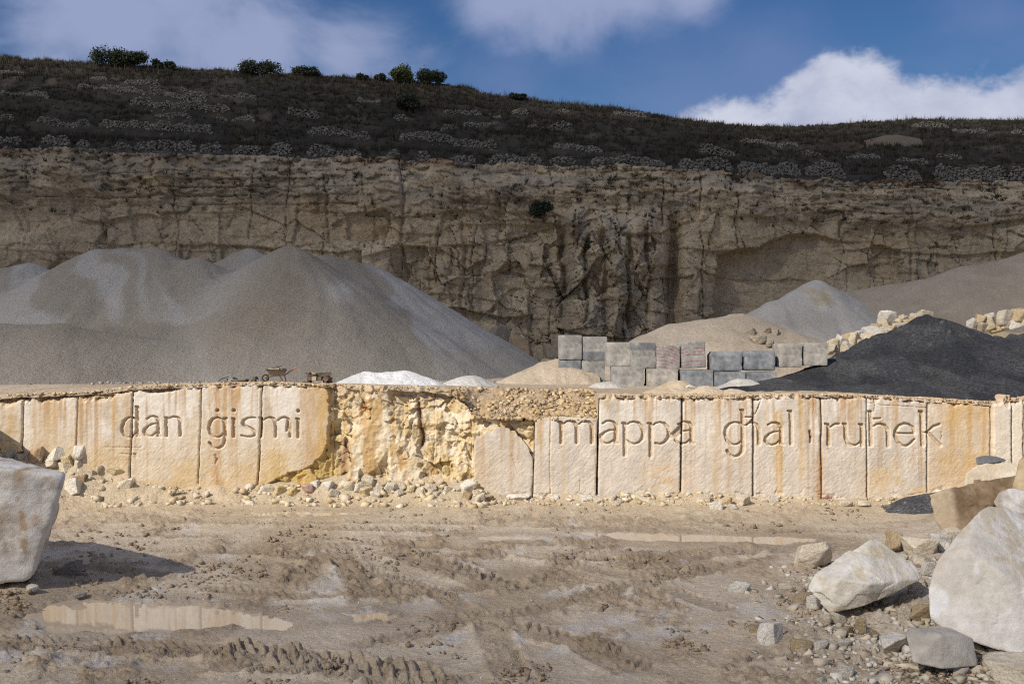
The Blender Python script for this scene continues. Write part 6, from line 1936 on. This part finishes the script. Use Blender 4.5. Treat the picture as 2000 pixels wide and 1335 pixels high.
# hose heap
YB = 60.0
zb = float(bench_z(wx(450), YB)) + 0.05
bm = bmesh.new()
hp = []
for i in range(60):
    t = i / 59
    u_ = 427 + 62 * t
    hz = 0.32 * math.exp(-((t - 0.28) / 0.22) ** 2) + 0.03 * math.sin(t * 22)
    hp.append((at(u_, 740, YB).x, YB + 0.25 * math.sin(t * 9), zb + max(0.0, hz)))
polytube(bm, hp, 0.055, 8)
hs_ = bm_obj('hose', bm, M['hose'], None, True)
tag(hs_, 'bluish grey hose lying in a hump on the wall edge', 'hose')
bm = bmesh.new()
polytube(bm, [(p[0] + 0.25, p[1] + 0.2, zb - 0.01 + 0.6 * (p[2] - zb)) for p in hp[4:40]], 0.05, 8)
hs2 = bm_obj('hose', bm, M['rubber'], None, True)
tag(hs2, 'black hose behind the bluish grey hose', 'hose')
for i, (u0, w, h, c) in enumerate(((482, 0.3, 0.16, (0.16, 0.13, 0.1)), (499, 0.28, 0.3, (0.17, 0.13, 0.09)), (507, 0.3, 0.14, (0.3, 0.33, 0.37)), (452, 0.4, 0.2, (0.45, 0.4, 0.33)))):
    p = at(u0, 740, YB + 0.3)
    place_rock('scrap_lump', (w, 0.3, h), (p.x, YB + 0.2, zb + h * 0.4), 520 + i, ['dark flat scrap lump beside the hose end', 'brown upright scrap lump left of the wheelbarrow', 'bluish scrap lump nearest to the wheelbarrow', 'pale lump under the hose hump'][i], 'scrap', 'scrap beside the hose', c, 3)
# plastic bag by the sand cones
V, Fc = rock_shape(77, 4, 14, 0.25, 9)
me = raw_mesh('plastic_bag', unit(V), None, Fc); me.materials.append(M['bag'])
o = link(bpy.data.objects.new('plastic_bag', me)); p = at(1348, 757, 61.5); o.location = (p.x, 61.5, p.z + 0.05); o.scale = (0.5, 0.4, 0.22)
tag(o, 'crumpled white plastic bag between the sand cones', 'bag')


# ================================================================ dry stone walls on the hill
def dry_wall(u0, v0, u1, v1, h, label, seed, scale=1.0):
    """heap-sided dry stone wall seen from (u0,v0) to (u1,v1): photo pixels of its foot"""
    rg = np.random.default_rng(seed)
    A, B = hill_at(u0, v0), hill_at(u1, v1)
    if abs(A.y - B.y) > 6:
        m = (A.y + B.y) / 2
        A = Vector((A.x, m + np.clip(A.y - m, -3, 3), 0)); B = Vector((B.x, m + np.clip(B.y - m, -3, 3), 0))
    L_ = (B - A).length
    ss = 0.25 * scale
    h = h * 0.9
    ncol = max(3, int(L_ / (ss * 0.85))); nrow = max(2, int(h / (ss * 0.62)))
    t = np.repeat((np.arange(ncol) + 0.5) / ncol, nrow); k = np.tile((np.arange(nrow) + 0.5) / nrow, ncol)
    t = np.clip(t + rg.normal(0, 0.35 / ncol, len(t)), 0, 1)
    hh = h * (0.72 + 0.35 * fbm2(t * L_ / 2.2, t * 0, seed, 3)) * np.clip(np.minimum(t, 1 - t) * L_ / 0.8 + 0.25, 0, 1)
    x = A.x + (B.x - A.x) * t; y = A.y + (B.y - A.y) * t + k * 0.5 * h + rg.normal(0, 0.09, len(t))
    z = hill_z(x, y) + k * hh - 0.05
    n_ = max(2, int(L_ * 0.6))
    t2 = rg.uniform(0, 1, n_)
    x2 = A.x + (B.x - A.x) * t2; y2 = A.y + (B.y - A.y) * t2 - rg.uniform(0.1, 0.9, n_)
    x = np.concatenate([x, x2]); y = np.concatenate([y, y2]); z = np.concatenate([z, hill_z(x2, y2) + 0.05])
    s = ss * rg.uniform(0.6, 1.6, len(x))
    c = np.array([(0.36, 0.335, 0.29), (0.30, 0.28, 0.24), (0.42, 0.385, 0.33)])[rg.integers(0, 3, len(x))] * rg.uniform(0.75, 1.15, (len(x), 1))
    P = np.stack([x, y, z], -1)
    org = Vector((float(x.mean()), float(y.mean()), float(z.min())))
    e = empty('dry_stone_wall', org)
    tag(e, label, 'stone wall', 'dry stone walls on the hillside', 'thing')
    ob = scatter_stones('stones', P - np.array(org[:])[None], s, c * 0.52, M['wallstone'], seed, flat=0.8, parent=e)
    WALLS.append((A, B))
    return e


WALLS = []
rows = {
    'in the highest terrace row under the skyline': [(0, 142, 53, 147, .7), (176, 155, 208, 158, .7), (243, 163, 312, 170, 1.0), (352, 178, 500, 196, .8), (699, 198, 743, 203, 1.0), (865, 222, 939, 226, .7), (956, 228, 978, 230, 1.0), (1002, 222, 1032, 226, 1.1), (1090, 218, 1112, 221, .7), (1199, 222, 1262, 230, .8), (1782, 248, 1853, 252, .9), (1860, 256, 1930, 260, .8), (1976, 262, 2020, 268, .9)],
    'in the second terrace row from the top': [(0, 186, 93, 194, 1.1), (152, 176, 282, 186, 1.2), (289, 184, 402, 200, 1.1), (254, 207, 447, 217, 1.1), (560, 224, 624, 232, 1.1), (770, 232, 797, 236, .8), (861, 254, 942, 259, .8), (905, 246, 1116, 252, .9), (1448, 280, 1560, 286, .8)],
    'in the third terrace row from the top': [(0, 232, 26, 236, .9), (70, 238, 176, 246, .9), (303, 228, 373, 232, .7), (422, 234, 497, 242, 1.0), (194, 246, 415, 262, 1.35), (602, 262, 722, 274, 1.1), (780, 274, 970, 290, 1.2), (1080, 290, 1176, 298, 1.1), (1365, 300, 1435, 306, 1.1), (1567, 303, 1719, 309, .9), (1754, 318, 1814, 322, .8), (1830, 308, 1880, 312, .6)],
}
i = 0
for where, lst in rows.items():
    for j, (u0, v0, u1, v1, h) in enumerate(sorted(lst)):
        i += 1
        dry_wall(u0, v0, u1, v1, h, f'{ORD[j]} grey dry stone wall from the left {where}', 600 + i)
edge = [(-20, 282, 40, 284, .9), (81, 284, 134, 286, 1.6), (150, 288, 176, 290, 1.0), (222, 292, 256, 294, .9), (262, 294, 380, 297, 1.3), (392, 298, 432, 300, 1.2), (455, 302, 510, 304, 1.0), (525, 303, 568, 305, 1.7), (600, 306, 652, 308, 1.5), (655, 308, 705, 309, 1.0), (756, 312, 781, 313, 1.3),
        (815, 315, 838, 316, 1.4), (880, 316, 930, 318, .9), (956, 322, 1056, 323, 1.4), (1072, 322, 1124, 323, 1.0), (1157, 324, 1298, 327, 1.3), (1328, 330, 1430, 336, 1.7), (1444, 340, 1564, 346, 2.3), (1575, 347, 1652, 352, 2.4), (1733, 356, 1802, 358, 2.4), (1828, 354, 1970, 356, 2.0), (1975, 355, 2040, 356, 1.6)]
for j, (u0, v0, u1, v1, h) in enumerate(edge):
    dry_wall(u0, v0 - 3, u1, v1 - 3, h, f'{ORD[j]} tumbled stone wall from the left along the cliff edge', 660 + j, 1.25)
# loose stone along the cliff rim
rg_ = np.random.default_rng(79)
n = 2600
pu = rg_.uniform(-150, 2150, n)
Yp = np.array([CYY[0, np.argmin(np.abs(CU[0] - q_))] for q_ in pu]) + rg_.uniform(-0.2, 3.2, n)
xp = (pu - 1000) / SKP
zr_ = EYE - (cliff_top_v(pu) - 667.5) / SKP
zp = np.maximum(hill_z(xp, Yp), zr_ - 0.3) + 0.05
s = 0.14 * (1.0 / 0.14) ** (rg_.uniform(0, 1, n) ** 2.0)
cc = np.array([(0.34, 0.30, 0.24), (0.27, 0.235, 0.19), (0.40, 0.35, 0.28)])[rg_.integers(0, 3, n)] * rg_.uniform(0.6, 1.1, (n, 1))
scatter_stones('rubble', np.stack([xp, Yp, zp], -1), s, cc * 0.8, M['wallstone'], 80)
# pale spoil mound on the hill
p = hill_at(1745, 283)
xs, ys = np.meshgrid(np.linspace(-4.3, 4.3, 60), np.linspace(-3, 3, 40))
rr = np.sqrt((xs / 4.2) ** 2 + (ys / 2.8) ** 2)
Zm = hill_z(xs + p.x, ys + p.y, False) + 0.95 * np.clip(1 - rr, -0.2, 1) ** 1.0 * (1 + 0.1 * fbm2(xs, ys, 5, 3)) + 0.25
o = grid_obj('spoil_heap', xs + p.x, ys + p.y, Zm, M['sand'], col=np.tile(np.array([0.16, 0.13, 0.095]), (2400, 1)).reshape(40, 60, 3), keep=rr < 1.08)
tag(o, 'pale earth heap on the dark hillside at the right', 'heap')


# ================================================================ vegetation
def tufts(name, P, H, cols, blades, spread, width, seed):
    rg = np.random.default_rng(seed)
    n = len(P)
    a = rg.uniform(0, 6.283, (n, blades)); l = rg.uniform(0.15, 1.0, (n, blades)) * spread
    h = H[:, None] * rg.uniform(0.45, 1.0, (n, blades))
    bx, by = np.cos(a) * l * 0.35, np.sin(a) * l * 0.35
    tx, ty = np.cos(a) * l * 1.1, np.sin(a) * l * 1.1
    b2 = rg.uniform(0, 6.283, (n, blades))
    wxx, wyy = np.cos(b2) * width, np.sin(b2) * width
    z0 = np.full_like(bx, -0.1)
    V = np.stack([np.stack([bx - wxx, by - wyy, z0], -1), np.stack([bx + wxx, by + wyy, z0], -1), np.stack([tx + wxx * 0.3, ty + wyy * 0.3, h], -1)], 2)
    V = V + P[:, None, None, :]
    Fa = np.arange(n * blades * 3).reshape(-1, 3)
    C = np.repeat(cols, blades * 3, axis=0)
    me = raw_mesh(name, V.reshape(-1, 3), None, Fa, C, smooth=False)
    me.materials.append(M['scrub'])
    o = link(bpy.data.objects.new(name, me))
    return tag(o, kind='stuff')


rg_ = np.random.default_rng(91)
n = 36000
x = rg_.uniform(-92, 92, n); Y = HY0 + 1.0 + rg_.uniform(0, 1, n) * (HY1 - HY0)
ok = rg_.uniform(0, 1, n) < np.clip(0.75 + 0.7 * fbm2(x / 5, Y / 3, 921, 4), 0.08, 1)
ok &= rg_.uniform(0, 1, n) < 0.2 + np.clip((Y - HY0 - 0.5) / 7.0, 0, 1)
for (A, B) in WALLS:
    t = np.clip((x - A.x) / (B.x - A.x + 1e-6), -0.02, 1.02)
    yl = A.y + (B.y - A.y) * np.clip(t, 0, 1)
    inx = (x > min(A.x, B.x) - 0.3) & (x < max(A.x, B.x) + 0.3)
    ok &= ~(inx & (Y > yl - 1.6) & (Y < yl + 0.7))
x, Y = x[ok], Y[ok]
z = hill_z(x, Y)
H = rg_.uniform(0.35, 1.0, len(x)) * (0.8 + 0.4 * fbm2(x / 4, Y / 4, 923, 2))
pal = np.array([(0.042, 0.036, 0.025), (0.06, 0.047, 0.032), (0.034, 0.038, 0.02), (0.085, 0.066, 0.045), (0.052, 0.044, 0.034)])
cols = pal[rg_.integers(0, 5, len(x))] * rg_.uniform(0.7, 1.2, (len(x), 1))
tufts('scrub', np.stack([x, Y, z], -1), H, cols, 9, 0.65, 0.055, 92)
# plants that hang on the ledges under the rim
n = 900
iu = rg_.integers(60, CU.shape[1] - 60, n); iv = (rg_.uniform(0, 1, n) ** 1.6 * 60).astype(int)
Pq = np.stack([(CU[iv, iu] - 1000) / SKP, CYY[iv, iu] - 0.1, EYE - (CV[iv, iu] - 667.5) / SKP], -1)
kq = fbm2(Pq[:, 0] / 4, Pq[:, 2] / 2, 931, 3) > 0.0
Pq = Pq[kq]
tufts('scrub', Pq, rg_.uniform(0.3, 0.8, len(Pq)), np.array([(0.05, 0.047, 0.03)]) * rg_.uniform(0.6, 1.3, (len(Pq), 1)), 10, 0.6, 0.05, 97)
# taller dry stalks against the sky
n = 1500
x = rg_.uniform(-88, 88, n); Y = HY1 - rg_.uniform(0.0, 3.5, n)
ok = rg_.uniform(0, 1, n) < np.clip(0.35 + 1.0 * fbm2(x / 4, x * 0, 925, 3), 0.05, 1)
x, Y = x[ok], Y[ok]
cols = np.array([(0.10, 0.085, 0.06)]) * rg_.uniform(0.7, 1.3, (len(x), 1))
tufts('dry_stalks', np.stack([x, Y, hill_z(x, Y)], -1), rg_.uniform(0.6, 1.9, len(x)), cols, 6, 0.5, 0.022, 93)
n = 1100
x = rg_.uniform(-88, 88, n); Y = HY0 + rg_.uniform(2, 40, n)
cols = np.array([(0.13, 0.115, 0.09)]) * rg_.uniform(0.7, 1.2, (len(x), 1))
tufts('dry_stalks', np.stack([x, Y, hill_z(x, Y)], -1), rg_.uniform(0.7, 1.7, len(x)), cols, 8, 0.7, 0.022, 94)


def bush(px0, px1, py0, py1, label, cat, seed, col, Y=None, base=None, n=3200, trunk=0.25, lobes=9):
    n = int(n * 1.25)
    rg = np.random.default_rng(seed)
    cx = (px0 + px1) / 2
    if base is None:
        base = hill_at(cx, py1)
        if Y: base = Vector(((cx - 1000) / F * Y, Y, float(hill_z((cx - 1000) / F * Y, Y))))
    Y = base.y
    w = (px1 - px0) / F * Y; ztop = EYE - (py0 - 667.5) / F * Y
    h = max(0.8, ztop - base.z)
    e = empty('tree' if cat == 'tree' else 'bush', base)
    tag(e, label, cat, 'bushes and trees on the hill')
    lc = np.stack([rg.uniform(-0.36, 0.36, lobes) * w, rg.uniform(-0.3, 0.3, lobes) * w * 0.7, rg.uniform(0.42, 0.78, lobes) * h], -1)
    lc[:, 2] *= 1 - 0.35 * (np.abs(lc[:, 0]) / (0.5 * w)) ** 2
    lr = rg.uniform(0.17, 0.27, lobes) * min(w, 2.2 * h)
    k = rg.integers(0, lobes, n)
    d = rg.normal(size=(n, 3)); d /= np.linalg.norm(d, axis=1)[:, None]
    rad = rg.uniform(0.25, 1.0, n) ** 0.5 * (1 + 0.22 * rg.normal(size=n))
    P = lc[k] + d * (lr[k] * rad)[:, None] * np.array([1.1, 1.0, 0.9])
    P[:, 2] = np.maximum(P[:, 2], 0.12 * h)
    s = 0.16 * rg.uniform(0.6, 1.5, n)
    a1 = rg.normal(size=(n, 3)); a1 /= np.linalg.norm(a1, axis=1)[:, None]
    a2 = np.cross(a1, rg.normal(size=(n, 3))); a2 /= np.linalg.norm(a2, axis=1)[:, None]
    V = np.stack([P - a1 * s[:, None], P + a2 * s[:, None] * 0.5, P + a1 * s[:, None] * 1.2, P - a2 * s[:, None] * 0.5], 1)
    C = 0.82 * np.asarray(col)[None] * rg.uniform(0.55, 1.4, (n, 1)) * (0.75 + 0.5 * rg.uniform(0, 1, (lobes, 1))[k])
    me = raw_mesh('crown', V.reshape(-1, 3), np.arange(n * 4).reshape(-1, 4), None, np.repeat(C, 4, axis=0), smooth=False)
    me.materials.append(M['leaf'])
    link(bpy.data.objects.new('crown', me), e)
    bm = bmesh.new()
    tube(bm, (0, 0, -0.3), (0.05 * w, 0, 0.45 * h), 0.09 * min(1.6, w), 7, 0.05 * min(1.6, w))
    for i in range(min(lobes, 6)):
        tube(bm, (0.03 * w, 0, 0.28 * h), tuple(lc[i]), 0.045 * min(1.6, w), 5, 0.015)
    bm_obj('trunk', bm, M['bark'], e)
    return e


G1, G2 = (0.045, 0.062, 0.028), (0.06, 0.082, 0.03)
bush(173, 246, 95, 126, 'wide dark green bush highest on the left skyline', 'bush', 701, G1, Y=187)
bush(243, 291, 99, 130, 'round dark bush touching the wide skyline bush', 'bush', 702, G1, Y=186.5, n=2400)
bush(294, 318, 117, 134, 'small round bush left of a smaller one on the skyline', 'bush', 703, G1, Y=187, n=1200, lobes=6)
bush(318, 343, 121, 135, 'small low bush right of the small round one', 'bush', 704, G1, Y=187, n=1200, lobes=6)
bush(465, 550, 118, 142, 'broad low bush on the skyline left of the trees', 'bush', 705, (0.05, 0.065, 0.04), Y=187)
bush(568, 626, 130, 147, 'flat low bush on the skyline nearest to the trees', 'bush', 706, (0.05, 0.065, 0.04), Y=187, n=2200)
bush(765, 813, 129, 166, 'bright green round tree on the skyline', 'tree', 707, (0.075, 0.098, 0.03), Y=186.5)
bush(816, 866, 132, 166, 'dark green tree beside the bright one on the skyline', 'tree', 708, G1, Y=186.5)
bush(775, 822, 186, 222, 'grey green bush on the slope below the trees', 'bush', 709, (0.055, 0.065, 0.04), n=2600)
bush(690, 760, 146, 160, 'low dark bush left of the bright tree', 'bush', 710, (0.05, 0.055, 0.035), Y=187, n=1800)
bush(990, 1032, 184, 200, 'small dark mound bush on the falling skyline', 'bush', 711, (0.05, 0.052, 0.035), Y=187, n=1200)
yb = cliff_y(1060, 420) - 0.3
bush(1036, 1085, 390, 432, 'dark caper bush hanging on the cliff face', 'bush', 712, (0.042, 0.058, 0.034), base=Vector(((1060 - 1000) / F * yb, yb, EYE - (430 - 667.5) / F * yb)), n=3000)
yb = cliff_y(1300, 640) - 0.4
for i, (u0, u1, v0, v1) in enumerate(((855, 880, 612, 626), (1088, 1112, 634, 650), (1140, 1160, 470, 486))):
    yb = cliff_y((u0 + u1) / 2, v1) - 0.2
    bush(u0, u1, v0, v1, ['tiny plant on the cliff above the gravel foot', 'tiny dark plant above the end concrete blocks', 'tiny plant on top of the cliff buttress'][i], 'plant', 720 + i, (0.05, 0.06, 0.035),
         base=Vector((((u0 + u1) / 2 - 1000) / F * yb, yb, EYE - (v1 - 667.5) / F * yb)), n=700, lobes=5)
